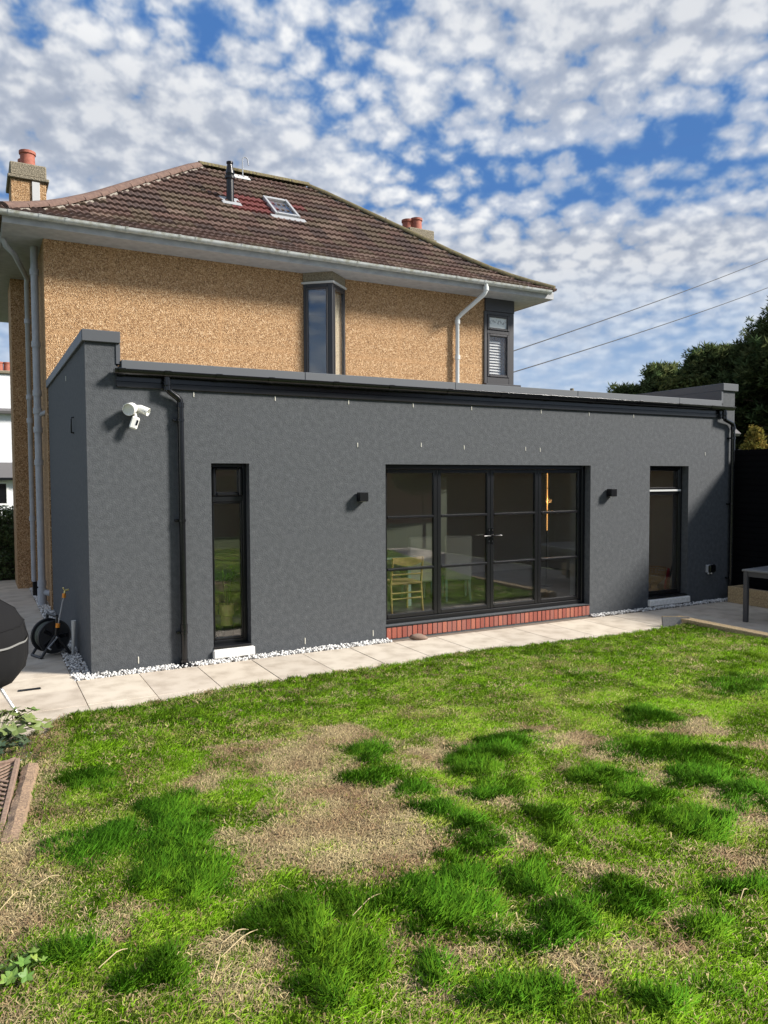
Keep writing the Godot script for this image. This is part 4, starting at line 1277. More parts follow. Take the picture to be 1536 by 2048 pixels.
func build_grass() -> void:
	var long_p := []; var long_c := []
	var mid_p := []; var mid_c := []
	var straw_p := []; var straw_c := []
	var weed_p := []; var weed_c := []
	var mossy := FastNoiseLite.new(); mossy.seed = 91; mossy.frequency = 0.8; mossy.fractal_octaves = 4
	var wave := FastNoiseLite.new(); wave.seed = 17; wave.frequency = 2.6; wave.fractal_octaves = 4
	var comb := FastNoiseLite.new(); comb.seed = 33; comb.frequency = 0.7; comb.fractal_octaves = 2
	var tries := 420000
	for i in tries:
		var near := rng.randf() < 0.60
		var x: float; var z: float
		if near:                       # the part of the lawn that shows largest
			z = rng.randf_range(3.0, 7.2); x = rng.randf_range(-1.3, 4.4)
		else:
			z = rng.randf_range(1.15, 8.4); x = rng.randf_range(-1.6, 7.34)
		var el := edge_x(z)
		if z < edge_z(x) - 0.01: continue
		if x < el - 0.3: continue
		if x < el and rng.randf() > 0.22: continue
		if z > 6.9 and rng.randf() < 0.5: continue
		var wx := 0.22 * wave.get_noise_2d(x, z); var wz := 0.22 * wave.get_noise_2d(x + 31.0, z - 17.0)
		var lush := patch_at(lush_map, x + wx, z + wz)
		var dry := patch_at(dry_map, x - wz, z + wx)
		var mo := mossy.get_noise_2d(x, z)
		var fr := wave.get_noise_2d(x * 2.3 + 5.0, z * 2.3)
		var pz := wave.get_noise_2d(x * 0.8 + 50.0, z * 0.8 - 20.0)
		# the lawn beside the paving is greener
		var band := clampf(1.0 - (z - edge_z(x)) / (1.4 + 0.30 * maxf(x, 0.0)), 0, 1)
		lush = maxf(lush + fr * 0.25, band * 0.50 + (mo + fr) * 0.42)
		dry = clampf(dry * 1.15 - maxf(lush, 0.0) * 0.9 - band * 0.6 + fr * 0.9 - maxf(mo, 0.0) * 0.6 - smoothstep(0.02, 0.30, pz) * 0.5, 0, 1) * smoothstep(0.0, 0.45, dry)
		var y := lawn_height(x, z)
		var lean := comb.get_noise_2d(x, z) * TAU * 1.5
		var rot := Basis(Vector3(cos(lean), 0, sin(lean)), rng.randf_range(0.0, 0.55)) * Basis(Vector3.UP, rng.randf() * TAU)
		if lush > 0.16 and rng.randf() < 0.12 + lush * 0.48:
			var s := (0.52 + 0.64 * clampf(lush, 0, 1)) * rng.randf_range(0.65, 1.3)
			if z < 3.0: s *= 0.75
			long_p.append(Transform3D(rot.scaled(Vector3(s, s, s)), Vector3(x, y - 0.006, z)))
			var g := rng.randf_range(0.6, 1.3)
			var yel := clampf(0.34 + mo * 0.6 + band * 0.6 - lush * 0.25 + rng.randf_range(-0.3, 0.35), 0, 1)
			long_c.append(Color(0.078 + 0.110 * yel, 0.225 + 0.100 * yel, 0.013 + 0.006 * yel) * g)
		elif rng.randf() > dry * 0.86 and rng.randf() < (0.30 if lush > 0.35 else 0.92):
			var s := rng.randf_range(0.6, 1.15) * (1.0 - 0.35 * dry)
			mid_p.append(Transform3D(rot.scaled(Vector3(s, s, s)), Vector3(x, y - 0.004, z)))
			var g := rng.randf_range(0.8, 1.2)
			var straw := clampf(0.07 - mo * 0.6 - fr * 0.4 + rng.randf_range(-0.3, 0.4) - band * 0.35 + dry * 0.35, 0, 1)
			mid_c.append(Color(0.190, 0.385, 0.014).lerp(Color(0.48, 0.46, 0.13), straw) * g)
		if (dry > 0.12 and rng.randf() < clampf(0.34 + 0.8 * fr + 1.1 * pz, 0.05, 1.0)) or rng.randf() < 0.035 + 0.14 * clampf(-mo - fr, 0, 1) or (x < el + 0.1 and rng.randf() < 0.35):
			var s := rng.randf_range(0.6, 1.4)
			straw_p.append(Transform3D(Basis(Vector3.UP, rng.randf() * TAU).scaled(Vector3(s, s, s)), Vector3(x, y + 0.002, z)))
			var g := rng.randf_range(0.45, 1.2)
			straw_c.append(Color(0.62, 0.49, 0.24).lerp(Color(0.34, 0.205, 0.10), clampf(0.40 - pz * 1.2 + rng.randf_range(-0.4, 0.4), 0, 1)) * g)
		if dry > 0.3 and rng.randf() < 0.012:
			weed_p.append(Transform3D(Basis(Vector3.UP, rng.randf() * TAU).scaled(Vector3.ONE * rng.randf_range(0.6, 1.4)), Vector3(x, y + 0.004, z)))
			weed_c.append(Color(0.17, 0.23, 0.07) * rng.randf_range(0.7, 1.3))
	print("grass ", long_p.size(), " ", mid_p.size(), " ", straw_p.size(), " ", weed_p.size())
	scatter("long_grass", tuft(15, 0.032, 0.072, 0.0056, 0.65, 1), M.grass, long_p, long_c, "deep green clumps of long grass in the patchy lawn", "grass")
	scatter("short_grass", tuft(17, 0.038, 0.040, 0.0046, 0.8, 2), M.grass, mid_p, mid_c, "short yellow-green grass covering most of the lawn", "grass")
	var st := MB.new()
	var r := RandomNumberGenerator.new(); r.seed = 5
	for i in 15:
		var a := r.randf() * TAU
		var d := Vector3(cos(a), 0, sin(a))
		var p := Vector3(r.randf_range(-0.03, 0.03), r.randf_range(0.0, 0.012), r.randf_range(-0.03, 0.03))
		var ln := r.randf_range(0.02, 0.06)
		var sd := d.cross(Vector3.UP) * r.randf_range(0.0009, 0.0017)
		var mid := p + d * ln * 0.5 + Vector3(0, r.randf_range(0.0, 0.014), 0); var e := p + d * ln
		var nn := Vector3(0, 1, 0)
		st.col = Color(1, 1, 1) * r.randf_range(0.5, 1.3)
		st.quad(p - sd, p + sd, mid + sd, mid - sd, nn)
		st.tri(mid - sd, mid + sd, e, nn, nn, nn)
	scatter("dry_grass", st.mesh(), M.straw, straw_p, straw_c, "dead straw-coloured grass lying on the bare patches", "grass")
	var wd := MB.new()
	for i in 6:
		var a := TAU * i / 6.0
		var d := Vector3(cos(a), 0.25, sin(a)); var sd := Vector3(-sin(a), 0, cos(a)) * 0.006
		wd.flat(d * 0.002, d * 0.010 + sd, d * 0.019, Vector3.UP); wd.flat(d * 0.002, d * 0.019, d * 0.010 - sd, Vector3.UP)
	scatter("lawn_weeds", wd.mesh(), M.leaf, weed_p, weed_c, "tiny flat weeds dotted over the bare brown patches", "weeds")

func build_paving_objects() -> void:
	# edging sleepers at the lawn corner
	var o := thing("timber_sleeper", "pale timber sleeper edging the lawn beside the patio, its sawn end grey", "sleeper", Vector3(7.42, 0, 1.08))
	var b := MB.new()
	b.box(Vector3(7.33, -0.06, 1.104), Vector3(7.50, 0.115, 3.5), 0.008)
	part(o, "beam", b, M.sleeper)
	b = MB.new()
	b.box(Vector3(7.335, -0.06, 1.085), Vector3(7.495, 0.110, 1.1035), 0.006)
	part(o, "sawn_end", b, M.sleeper_end)
	o = thing("edging_board", "short grey weathered board leaning across the lawn corner", "board", Vector3(7.25, 0, 1.25))
	b = MB.new()
	b.xf = Transform3D(Basis(Vector3.UP, -0.62) * Basis(Vector3.RIGHT, -0.32), Vector3(7.28, 0.0, 1.24))
	b.box(Vector3(-0.19, -0.03, -0.025), Vector3(0.17, 0.135, 0.02), 0.006)
	part(o, "board", b, M.sleeper_end)
	b = MB.new(); b.xf = (b.xf if false else Transform3D(Basis(Vector3.UP, -0.62) * Basis(Vector3.RIGHT, -0.32), Vector3(7.28, 0.0, 1.24)))
	b.box(Vector3(-0.19, 0.1355, -0.024), Vector3(0.17, 0.142, 0.019), 0.002)
	part(o, "sawn_edge", b, M.sleeper)
	# raised bed by the fence
	o = thing("raised_bed", "low timber raised bed at the foot of the black fence", "planter", Vector3(9.75, 0, 1.6))
	for k in 2:
		b = MB.new()
		b.box(Vector3(9.66, 0.0 + k * 0.13, 0.22), Vector3(9.71, 0.128 + k * 0.13, 3.4), 0.005)
		part(o, "plank", b, M.sleeper)
		b = MB.new()
		b.box(Vector3(9.7105, 0.0 + k * 0.13, 0.22), Vector3(10.10, 0.126 + k * 0.13, 0.27), 0.005)
		part(o, "plank", b, M.sleeper)
	b = MB.new()
	b.box(Vector3(9.711, 0.0, 0.271), Vector3(10.10, 0.20, 3.4))
	part(o, "soil", b, M.rock)
	# garden table
	o = thing("garden_table", "dark metal garden table standing on the patio", "table", Vector3(8.9, 0, 2.2))
	var t := Transform3D(Basis(Vector3.UP, 0.12), Vector3(8.40, 0, 1.46))
	b = MB.new(); b.xf = t
	b.box(Vector3(-0.045, 0.712, -0.045), Vector3(0.86, 0.738, 1.62), 0.005)
	part(o, "tabletop", b, M.table_top)
	for q in [[0.03, -0.018, 0.79, 0.017], [-0.018, 0.03, 0.017, 1.54], [0.03, 1.553, 0.79, 1.588], [0.803, 0.03, 0.838, 1.54]]:
		b = MB.new(); b.xf = t
		b.box(Vector3(q[0], 0.64, q[1]), Vector3(q[2], 0.7115, q[3]), 0.003)
		part(o, "apron", b, M.table_metal)
	for q in [[0, 0], [0.82, 0], [0, 1.57], [0.82, 1.57]]:
		b = MB.new(); b.xf = t
		b.box(Vector3(q[0] - 0.03, 0.0, q[1] - 0.03), Vector3(q[0] + 0.03, 0.7115, q[1] + 0.03), 0.006)
		part(o, "leg", b, M.table_metal)
	# black slatted fence along the boundary
	o = thing("black_fence", "tall black fence of horizontal slats beside the patio", "fence", Vector3(10.2, 0, 4.2))
	var sm := MB.new()
	sm.box(Vector3(-0.012, 0.0, -1.07), Vector3(0.012, 0.092, 1.07), 0.003)
	var sme := sm.mesh()
	for bay in 4:
		for k in 25:
			var s := part(o, "slat", sme, M.black_slat)
			s.position = Vector3(10.20, 0.03 + k * 0.098, 0.98 + bay * 2.16) - Vector3(10.2, 0, 4.2)
	for k in 5:
		b = MB.new()
		b.box(Vector3(10.215, -0.05, -0.14 + k * 2.16), Vector3(10.30, 2.49, -0.05 + k * 2.16), 0.005)
		part(o, "post", b, M.black_slat)
	b = MB.new()
	b.box(Vector3(10.2125, 0.0, -0.09), Vector3(10.2145, 2.47, 8.6))
	part(o, "backing", b, M.black_slat)
	# stone by the doors
	o = thing("stone", "rough brown stone lying on the paving by the brick step", "stone", Vector3(3.83, 0, 0.20))
	b = MB.new()
	b.xf = Transform3D(Basis(Vector3.UP, -0.25) * Basis(Vector3(0, 0, 1), -0.15), Vector3(3.83, 0.032, 0.20))
	b.lump(Vector3.ZERO, Vector3(0.115, 0.042, 0.06), 0.5, 12, 9, 12)
	part(o, "rock", b, M.rock)
	# slot drain on the passage slab
	o = thing("drain_cover", "small black slot drain cover set in the side paving", "drain cover", Vector3(-0.62, 0, 0.30))
	b = MB.new()
	b.box(Vector3(-0.70, 0.0005, 0.26), Vector3(-0.50, 0.006, 0.32), 0.002)
	part(o, "grille", b, M.black_frame)

func build_wall_fittings() -> void:
	for q in [[3.125, "black cube wall light beside the glazed doors, next to the narrow window"], [7.245, "black cube wall light between the glazed doors and the guitar window"]]:
		var o := thing("wall_light", q[1], "wall light", Vector3(q[0], 1.80, 0), "cube wall lights on the grey wall")
		var b := MB.new()
		b.box(Vector3(q[0] - 0.055, 1.745, 0.012), Vector3(q[0] + 0.055, 1.855, 0.115), 0.004)
		part(o, "housing", b, M.black_frame)
		b = MB.new()
		b.box(Vector3(q[0] - 0.035, 1.76, 0.0005), Vector3(q[0] + 0.035, 1.84, 0.0115), 0.002)
		part(o, "back_plate", b, M.black_plastic)
		b = MB.new()
		b.box(Vector3(q[0] - 0.03, 1.742, 0.03), Vector3(q[0] + 0.03, 1.7445, 0.095))
		part(o, "lens", b, M.white_plastic)
	var o := thing("security_light", "white twin-head security light with sensor on grey wall", "security light", Vector3(0.47, 2.74, 0))
	var b := MB.new()
	b.lathe([[0.0, 0.0], [0.055, 0.0], [0.055, 0.03], [0.045, 0.045], [0.0, 0.045]], 16)
	b.xf = Transform3D()
	var base := MB.new()
	base.xf = Transform3D(Basis(Vector3.RIGHT, PI * 0.5), Vector3(0.47, 2.75, 0.001))
	base.lathe([[0.0, 0.0], [0.06, 0.0], [0.06, 0.03], [0.05, 0.05], [0.0, 0.05]], 18)
	part(o, "base", base, M.white_plastic)
	for q in [[Vector3(0.44, 2.765, 0.08), Vector3(-0.45, -0.22, 0.75), 0.062], [Vector3(0.52, 2.765, 0.07), Vector3(0.85, -0.45, 0.55), 0.042]]:
		var d: Vector3 = q[1].normalized()
		var hd := MB.new()
		var r: float = q[2]
		var bs := Basis(d.cross(Vector3(0.3, 1, 0.2)).normalized(), d, Vector3.ZERO)
		bs.z = bs.x.cross(bs.y)
		hd.xf = Transform3D(bs, q[0])
		hd.lathe([[0.0, -0.045], [r * 0.6, -0.035], [r * 0.95, 0.0], [r, 0.05], [r * 1.04, 0.10], [r * 0.95, 0.102], [r * 0.9, 0.08], [0.0, 0.075]], 18)
		part(o, "lamp_head", hd, M.white_plastic)
	b = MB.new()
	b.tube([Vector3(0.47, 2.745, 0.04), Vector3(0.475, 2.70, 0.075), Vector3(0.47, 2.66, 0.09)], 0.018, 10)
	part(o, "arm", b, M.white_plastic)
	b = MB.new()
	b.xf = Transform3D(Basis(Vector3(0, 0, 1), -0.32) * Basis(Vector3.UP, -0.25), Vector3(0.458, 2.61, 0.10))
	b.box(Vector3(-0.04, -0.065, -0.022), Vector3(0.04, 0.065, 0.022), 0.012)
	part(o, "sensor", b, M.white_plastic)
	b = MB.new()
	b.xf = Transform3D(Basis(Vector3(0, 0, 1), -0.32) * Basis(Vector3.UP, -0.25), Vector3(0.458, 2.61, 0.10))
	b.box(Vector3(0.016, -0.02, 0.0222), Vector3(0.036, 0.035, 0.025), 0.001)
	part(o, "sensor_eye", b, M.black_frame)
	o = thing("outdoor_socket", "small black weatherproof socket box low on the grey wall", "socket", Vector3(9.47, 0.53, 0))
	b = MB.new()
	b.box(Vector3(9.39, 0.47, 0.0005), Vector3(9.55, 0.60, 0.045), 0.008)
	part(o, "back_box", b, M.lead)
	b = MB.new()
	b.box(Vector3(9.395, 0.475, 0.0455), Vector3(9.545, 0.605, 0.095), 0.02)
	part(o, "lid", b, M.black_plastic)
	for x in [9.43, 9.50]:
		b = MB.new(); b.tube([Vector3(x, 0.475, 0.03), Vector3(x, 0.447, 0.03)], 0.014, 8)
		part(o, "cable_gland", b, M.white_plastic)

func build_barbecue() -> void:
	var at := Vector3(-1.27, 0, 1.05)
	var o := thing("covered_barbecue", "kettle barbecue under a black fabric cover on the side paving", "barbecue", at)
	# cover: a creased skirted dome
	var c := MB.new()
	var ns := FastNoiseLite.new(); ns.seed = 4; ns.frequency = 1.6; ns.fractal_octaves = 3
	var prof := [[0.0, 1.10], [0.20, 1.085], [0.38, 1.02], [0.52, 0.92], [0.595, 0.80], [0.615, 0.68], [0.615, 0.52], [0.60, 0.42], [0.53, 0.34], [0.42, 0.285], [0.36, 0.275]]
	var seg := 72
	var rows := []
	for i in prof.size():
		var row := []
		for k in seg:
			var a := TAU * k / seg
			var f := 1.0 + 0.07 * ns.get_noise_3d(cos(a) * 2.0, prof[i][1] * 3.0, sin(a) * 2.0) + 0.03 * ns.get_noise_3d(cos(a) * 6.0, prof[i][1] * 7.0, sin(a) * 6.0) + 0.022 * sin(a * 11.0 + prof[i][1] * 5.0) * clampf((0.9 - prof[i][1]) * 2.0, 0, 1)
			row.append(at + Vector3(cos(a) * prof[i][0] * f, prof[i][1] + 0.012 * ns.get_noise_2d(a * 3.0, i), sin(a) * prof[i][0] * f))
		rows.append(row)
	for i in prof.size() - 1:
		for k in seg:
			var k2 := (k + 1) % seg
			var nr := []
			for e in [[i, k], [i, k2], [i + 1, k2], [i + 1, k]]:
				var du: Vector3 = rows[e[0]][(e[1] + 1) % seg] - rows[e[0]][(e[1] + seg - 1) % seg]
				var dv: Vector3 = rows[mini(e[0] + 1, prof.size() - 1)][e[1]] - rows[maxi(e[0] - 1, 0)][e[1]]
				var q := dv.cross(du).normalized()
				nr.append(q if q.length() > 0.5 else Vector3.UP)
			c.tri(rows[i][k], rows[i][k2], rows[i + 1][k2], nr[0], nr[1], nr[2])
			c.tri(rows[i][k], rows[i + 1][k2], rows[i + 1][k], nr[0], nr[2], nr[3])
	part(o, "cover", c, M.cover_cloth)
	for k in range(0, seg, 12):
		var sm := MB.new()
		var line := []
		for i in range(1, prof.size()): line.append(rows[i][k])
		sm.tube(line, 0.006, 5)
		part(o, "seam", sm, M.cover_cloth)
	var hm := MB.new()
	var ring := []
	for k in seg + 1: ring.append(rows[4][k % seg])
	hm.tube(ring, 0.006, 5, false)
	part(o, "seam", hm, M.cover_cloth)
	var t := MB.new()
	var pts := []
	for k in 25:
		var a := -0.6 + 1.9 * k / 24.0
		pts.append(at + Vector3(cos(a) * 0.627, 0.665 + 0.004 * sin(k), sin(a) * 0.627))
	for k in 24:
		t.quad(pts[k] - Vector3.UP * 0.008, pts[k + 1] - Vector3.UP * 0.008, pts[k + 1] + Vector3.UP * 0.008, pts[k] + Vector3.UP * 0.008, (pts[k] - at) * Vector3(1, 0, 1))
	part(o, "reflective_tape", t, M.grey_tape)
	for a in [0.52, 2.6, 4.7]:
		var l := MB.new()
		var d := Vector3(cos(a), 0, sin(a))
		l.tube([at + d * 0.40 + Vector3.UP * 0.40, at + d * 0.64 + Vector3.UP * 0.02], 0.014, 10)
		part(o, "leg", l, M.aluminium)
		l = MB.new()
		l.tube([at + d * 0.635 + Vector3.UP * 0.035, at + d * 0.645 + Vector3.UP * 0.004], 0.018, 10)
		part(o, "foot", l, M.black_plastic)
	var k := MB.new()
	k.lathe([[0.0, 0.10], [0.22, 0.13], [0.36, 0.24], [0.38, 0.32]], 24, at)
	part(o, "ash_bowl", k, M.black_plastic)

func build_hose_reel() -> void:
	var at := Vector3(-0.29, 0, -1.18)
	var o := thing("hose_reel", "black hose reel with orange connectors on the side paving", "hose reel", at)
	# the drum's axle runs along z, a little turned
	var xf := Transform3D(Basis(Vector3.UP, 0.35), at + Vector3(0, 0.225, 0))
	for z in [0.09, -0.09]:
		var d := MB.new()
		d.xf = xf * Transform3D(Basis(Vector3.RIGHT, PI * 0.5), Vector3(0, 0, z))
		d.lathe([[0.03, -0.006], [0.175, -0.006], [0.185, -0.012], [0.195, 0.0], [0.185, 0.012], [0.175, 0.006], [0.03, 0.006]], 28)
		var disc := part(o, "reel_disc", d, M.reel_plastic)
		for k in 5:
			var a := TAU * k / 5.0
			var r := MB.new()
			r.xf = xf * Transform3D(Basis(Vector3(0, 0, 1), a), Vector3(0, 0, z))
			r.box(Vector3(0.05, -0.02, 0.007 if z > 0 else -0.012), Vector3(0.15, 0.02, 0.012 if z > 0 else -0.007), 0.003)
			var ro := part(disc, "rib", r, M.black_plastic); ro.position = Vector3.ZERO
	var hs := MB.new()
	for layer in 5:
		var z := -0.07 + layer * 0.034
		var ring := []
		for k in 33:
			var a := TAU * k / 32.0
			ring.append(xf * Vector3(cos(a) * (0.14 + 0.006 * (layer % 2)), sin(a) * (0.14 + 0.006 * (layer % 2)), z))
		hs.tube(ring, 0.018, 8, false)
	part(o, "hose", hs, M.hose)
	var f := MB.new()
	for z in [0.12, -0.12]:
		f.tube([xf * Vector3(-0.17, -0.215, z), xf * Vector3(-0.02, 0.0, z), xf * Vector3(0.0, 0.02, z), xf * Vector3(0.02, 0.0, z), xf * Vector3(0.17, -0.215, z)], 0.017, 8)
		f.tube([xf * Vector3(0.0, 0.0, z), xf * Vector3(0.02, 0.24, z)], 0.016, 8)
	f.tube([xf * Vector3(0.02, 0.24, -0.12), xf * Vector3(0.02, 0.24, 0.12)], 0.018, 8)
	f.tube([xf * Vector3(-0.17, -0.212, -0.12), xf * Vector3(-0.17, -0.212, 0.12)], 0.016, 8)
	f.tube([xf * Vector3(0.17, -0.212, -0.12), xf * Vector3(0.17, -0.212, 0.12)], 0.016, 8)
	part(o, "stand", f, M.reel_plastic)
	var cr := MB.new()
	cr.tube([xf * Vector3(0, 0, 0.12), xf * Vector3(0, 0, 0.16), xf * Vector3(-0.11, -0.10, 0.17), xf * Vector3(-0.115, -0.105, 0.24)], 0.010, 8)
	part(o, "crank", cr, M.lead)
	var w := MB.new()
	w.tube([xf * Vector3(0.02, 0.12, 0.14), xf * Vector3(0.03, 0.20, 0.15), xf * Vector3(0.06, 0.30, 0.14), xf * Vector3(0.09, 0.40, 0.12), xf * Vector3(0.11, 0.44, 0.12)], 0.008, 8)
	part(o, "hose_end", w, M.lead)
	for q in [[Vector3(0.015, 0.11, 0.14), 0.024], [Vector3(0.105, 0.44, 0.12), 0.020]]:
		var c := MB.new()
		c.tube([xf * q[0], xf * (q[0] + Vector3(0.006, 0.05, 0.0))], q[1], 10)
		part(o, "connector", c, M.orange_plastic)
	var s := MB.new()
	s.tube([xf * Vector3(0.115, 0.49, 0.12), xf * Vector3(0.12, 0.52, 0.12), xf * Vector3(0.17, 0.525, 0.10)], 0.011, 8)
	s.tube([xf * Vector3(0.12, 0.52, 0.12), xf * Vector3(0.09, 0.56, 0.14)], 0.008, 6)
	part(o, "tap", s, M.brass_pot)
	o = thing("watering_rose", "pale plastic hose nozzle propped between reel and grey wall", "nozzle", Vector3(-0.06, 0.0, -1.05))
	s = MB.new()
	s.tube([Vector3(-0.07, 0.0, -1.08), Vector3(-0.06, 0.22, -1.06), Vector3(-0.055, 0.40, -1.05)], [0.016, 0.02, 0.028], 10)
	part(o, "nozzle", s, M.pale_pipe)

func build_left_bed() -> void:
	# worn trellis panel lying on the edge of the bed
	var o := thing("trellis_panel", "weathered brown lattice trellis panel lying on the planting bed", "trellis", Vector3(-1.1, 0.1, 3.2))
	var y := 0.135
	var t := Transform3D(Basis(Vector3.UP, -0.115) * Basis(Vector3(0, 0, 1), 0.05), Vector3(-0.845, y, 3.20))
	for k in 13:
		var b := MB.new()
		b.xf = t * Transform3D(Basis(Vector3.UP, PI * 0.25), Vector3(-0.27, 0.0, -0.36 + k * 0.068))
		b.box(Vector3(-0.33, 0.0, -0.010), Vector3(0.33, 0.009, 0.010), 0.002)
		part(o, "lattice_strip", b, M.trellis)
		b = MB.new()
		b.xf = t * Transform3D(Basis(Vector3.UP, -PI * 0.25), Vector3(-0.27, 0.0095, -0.36 + k * 0.068))
		b.box(Vector3(-0.33, 0.0, -0.010), Vector3(0.33, 0.009, 0.010), 0.002)
		part(o, "lattice_strip", b, M.trellis)
	for q in [[-0.030, -0.52, 0.0, 0.62], [-0.56, -0.52, -0.53, 0.62]]:
		var b := MB.new(); b.xf = t
		b.box(Vector3(q[0], -0.012, q[1]), Vector3(q[2], 0.026, q[3]), 0.004)
		part(o, "frame_rail", b, M.trellis)
	for z in [-0.52, 0.59]:
		var b := MB.new(); b.xf = t
		b.box(Vector3(-0.529, -0.010, z), Vector3(-0.031, 0.024, z + 0.03), 0.004)
		part(o, "frame_rail", b, M.trellis)
	o = thing("edging_log", "split timber log edging the lawn beside the trellis panel", "log", Vector3(-0.80, 0.08, 3.25))
	var b := MB.new()
	# split face uppermost: a wobbly five-sided length with worn corners
	var ln := FastNoiseLite.new(); ln.seed = 8; ln.frequency = 1.3
	var sec := [Vector2(-0.05, -0.05), Vector2(-0.052, 0.028), Vector2(-0.012, 0.048), Vector2(0.036, 0.036), Vector2(0.055, -0.01), Vector2(0.045, -0.05)]
	var rings := []
	for i in 25:
		var f := i / 24.0
		var c := Vector3(-0.725, 0.088, 2.76).lerp(Vector3(-0.885, 0.150, 4.02), f)
		var ring := []
		for k in sec.size():
			var wv := 1.0 + 0.30 * ln.get_noise_2d(f * 9.0, k * 3.7) - (0.35 * maxf(0.0, f - 0.8) * 5.0 if k > 1 else 0.0)
			ring.append(c + Vector3(sec[k].x, sec[k].y, 0) * wv)
		rings.append(ring)
	for i in 24:
		for k in sec.size():
			var k2 := (k + 1) % sec.size()
			var o2: Vector3 = rings[i][k] + rings[i][k2] - Vector3(-0.725, 0.088, 2.76).lerp(Vector3(-0.885, 0.150, 4.02), i / 24.0) * 2.0
			b.flat(rings[i][k], rings[i][k2], rings[i + 1][k2], o2); b.flat(rings[i][k], rings[i + 1][k2], rings[i + 1][k], o2)
	for e in [0, 24]:
		for k in range(1, sec.size() - 1): b.flat(rings[e][0], rings[e][k], rings[e][k + 1], Vector3(0, 0, -1.0 if e == 0 else 1.0))
	part(o, "log", b, M.old_timber)
	# broad-leaved plant
	leafy_plant("mallow_plant", "leafy light green plant with broad lobed leaves below barbecue", Vector3(-0.90, 0.03, 1.86), 48, 0.33, 0.25, 0.066, Color(0.15, 0.20, 0.055), 31)
	leafy_plant("dark_plant", "dark low leafy plant in the bed beside the light green one", Vector3(-0.95, 0.03, 2.20), 60, 0.26, 0.20, 0.038, Color(0.05, 0.085, 0.04), 32)
	leafy_plant("seedling_weed", "small bright green weed at the edge of the planting bed", Vector3(-0.90, lawn_height(-0.90, 5.36), 5.36), 16, 0.085, 0.09, 0.026, Color(0.16, 0.27, 0.045), 33)
	leafy_plant("broadleaf_weed", "small grey-green weed growing in the bare patch", Vector3(0.55, lawn_height(0.55, 4.05), 4.05), 8, 0.07, 0.03, 0.02, Color(0.22, 0.30, 0.10), 34)
	# chips and little stones in the bed
	var places := []; var tints := []
	var pm := MB.new(); pm.lump(Vector3.ZERO, Vector3(1, 0.5, 0.7), 0.5, 5, 4, 6)
	for i in 420:
		var p := Vector3(rng.randf_range(-1.1, -0.35), 0, rng.randf_range(1.75, 6.0))
		if p.x > edge_x(p.z) + 0.25: continue
		if i % 3 == 0: p = Vector3(rng.randf_range(-0.6, 3.4), 0, rng.randf_range(2.0, 6.0))
		p.y = lawn_height(p.x, p.z) + 0.003
		var s := rng.randf_range(0.004, 0.011)
		places.append(Transform3D(Basis.from_euler(Vector3(rng.randf(), rng.randf() * TAU, rng.randf())).scaled(Vector3.ONE * s), p))
		var v := rng.randf_range(0.25, 0.7)
		tints.append(Color(v, v * 0.94, v * 0.84))
	scatter("stone_chips", pm.mesh(), M.pebble, places, tints, "pale stone chips strewn on the bed and the lawn", "stones")
	# loose dry stems on the grass
	var stems := [[-0.66, 5.49, -0.55, 5.42, "curved pale dry stem lying on yellow-green grass"], [-0.27, 5.66, -0.10, 5.56, "long kinked dry stem lying beside a bare patch"], [-0.34, 5.79, -0.27, 5.65, "thin dry stem running from the kinked stem"], [-0.24, 5.57, -0.13, 5.54, "short forked dry stem by the long grass clump"], [0.25, 5.66, 0.42, 5.58, "dry seed stalk lying across a deep green clump"], [-0.97, 4.86, -0.88, 4.70, "dry stem on the bare soil of the planting bed"], [-0.82, 4.69, -0.71, 4.65, "arched dry stem at the bed edge"], [-0.27, 5.85, -0.22, 5.77, "broken dry stem on the bare patch"], [1.60, 6.36, 1.69, 6.33, "short pale straw stalk on thick grass"]]
	for q in stems:
		var a := Vector3(q[0], lawn_height(q[0], q[1]) + 0.04, q[1]); var e := Vector3(q[2], lawn_height(q[2], q[3]) + 0.045, q[3])
		var so := thing("dry_stem", q[4], "stem", a - Vector3(0, 0.04, 0), "dry stems lying on the lawn")
		var m := MB.new()
		var mid := (a + e) * 0.5 + Vector3(0.012, 0.012, -0.012)
		m.tube([a, a.lerp(mid, 0.6), mid, mid.lerp(e, 0.5) + Vector3(0, 0.003, 0), e], [0.0014, 0.002, 0.0022, 0.002, 0.0010], 6)
		part(so, "stalk", m, M.dry_stalk)

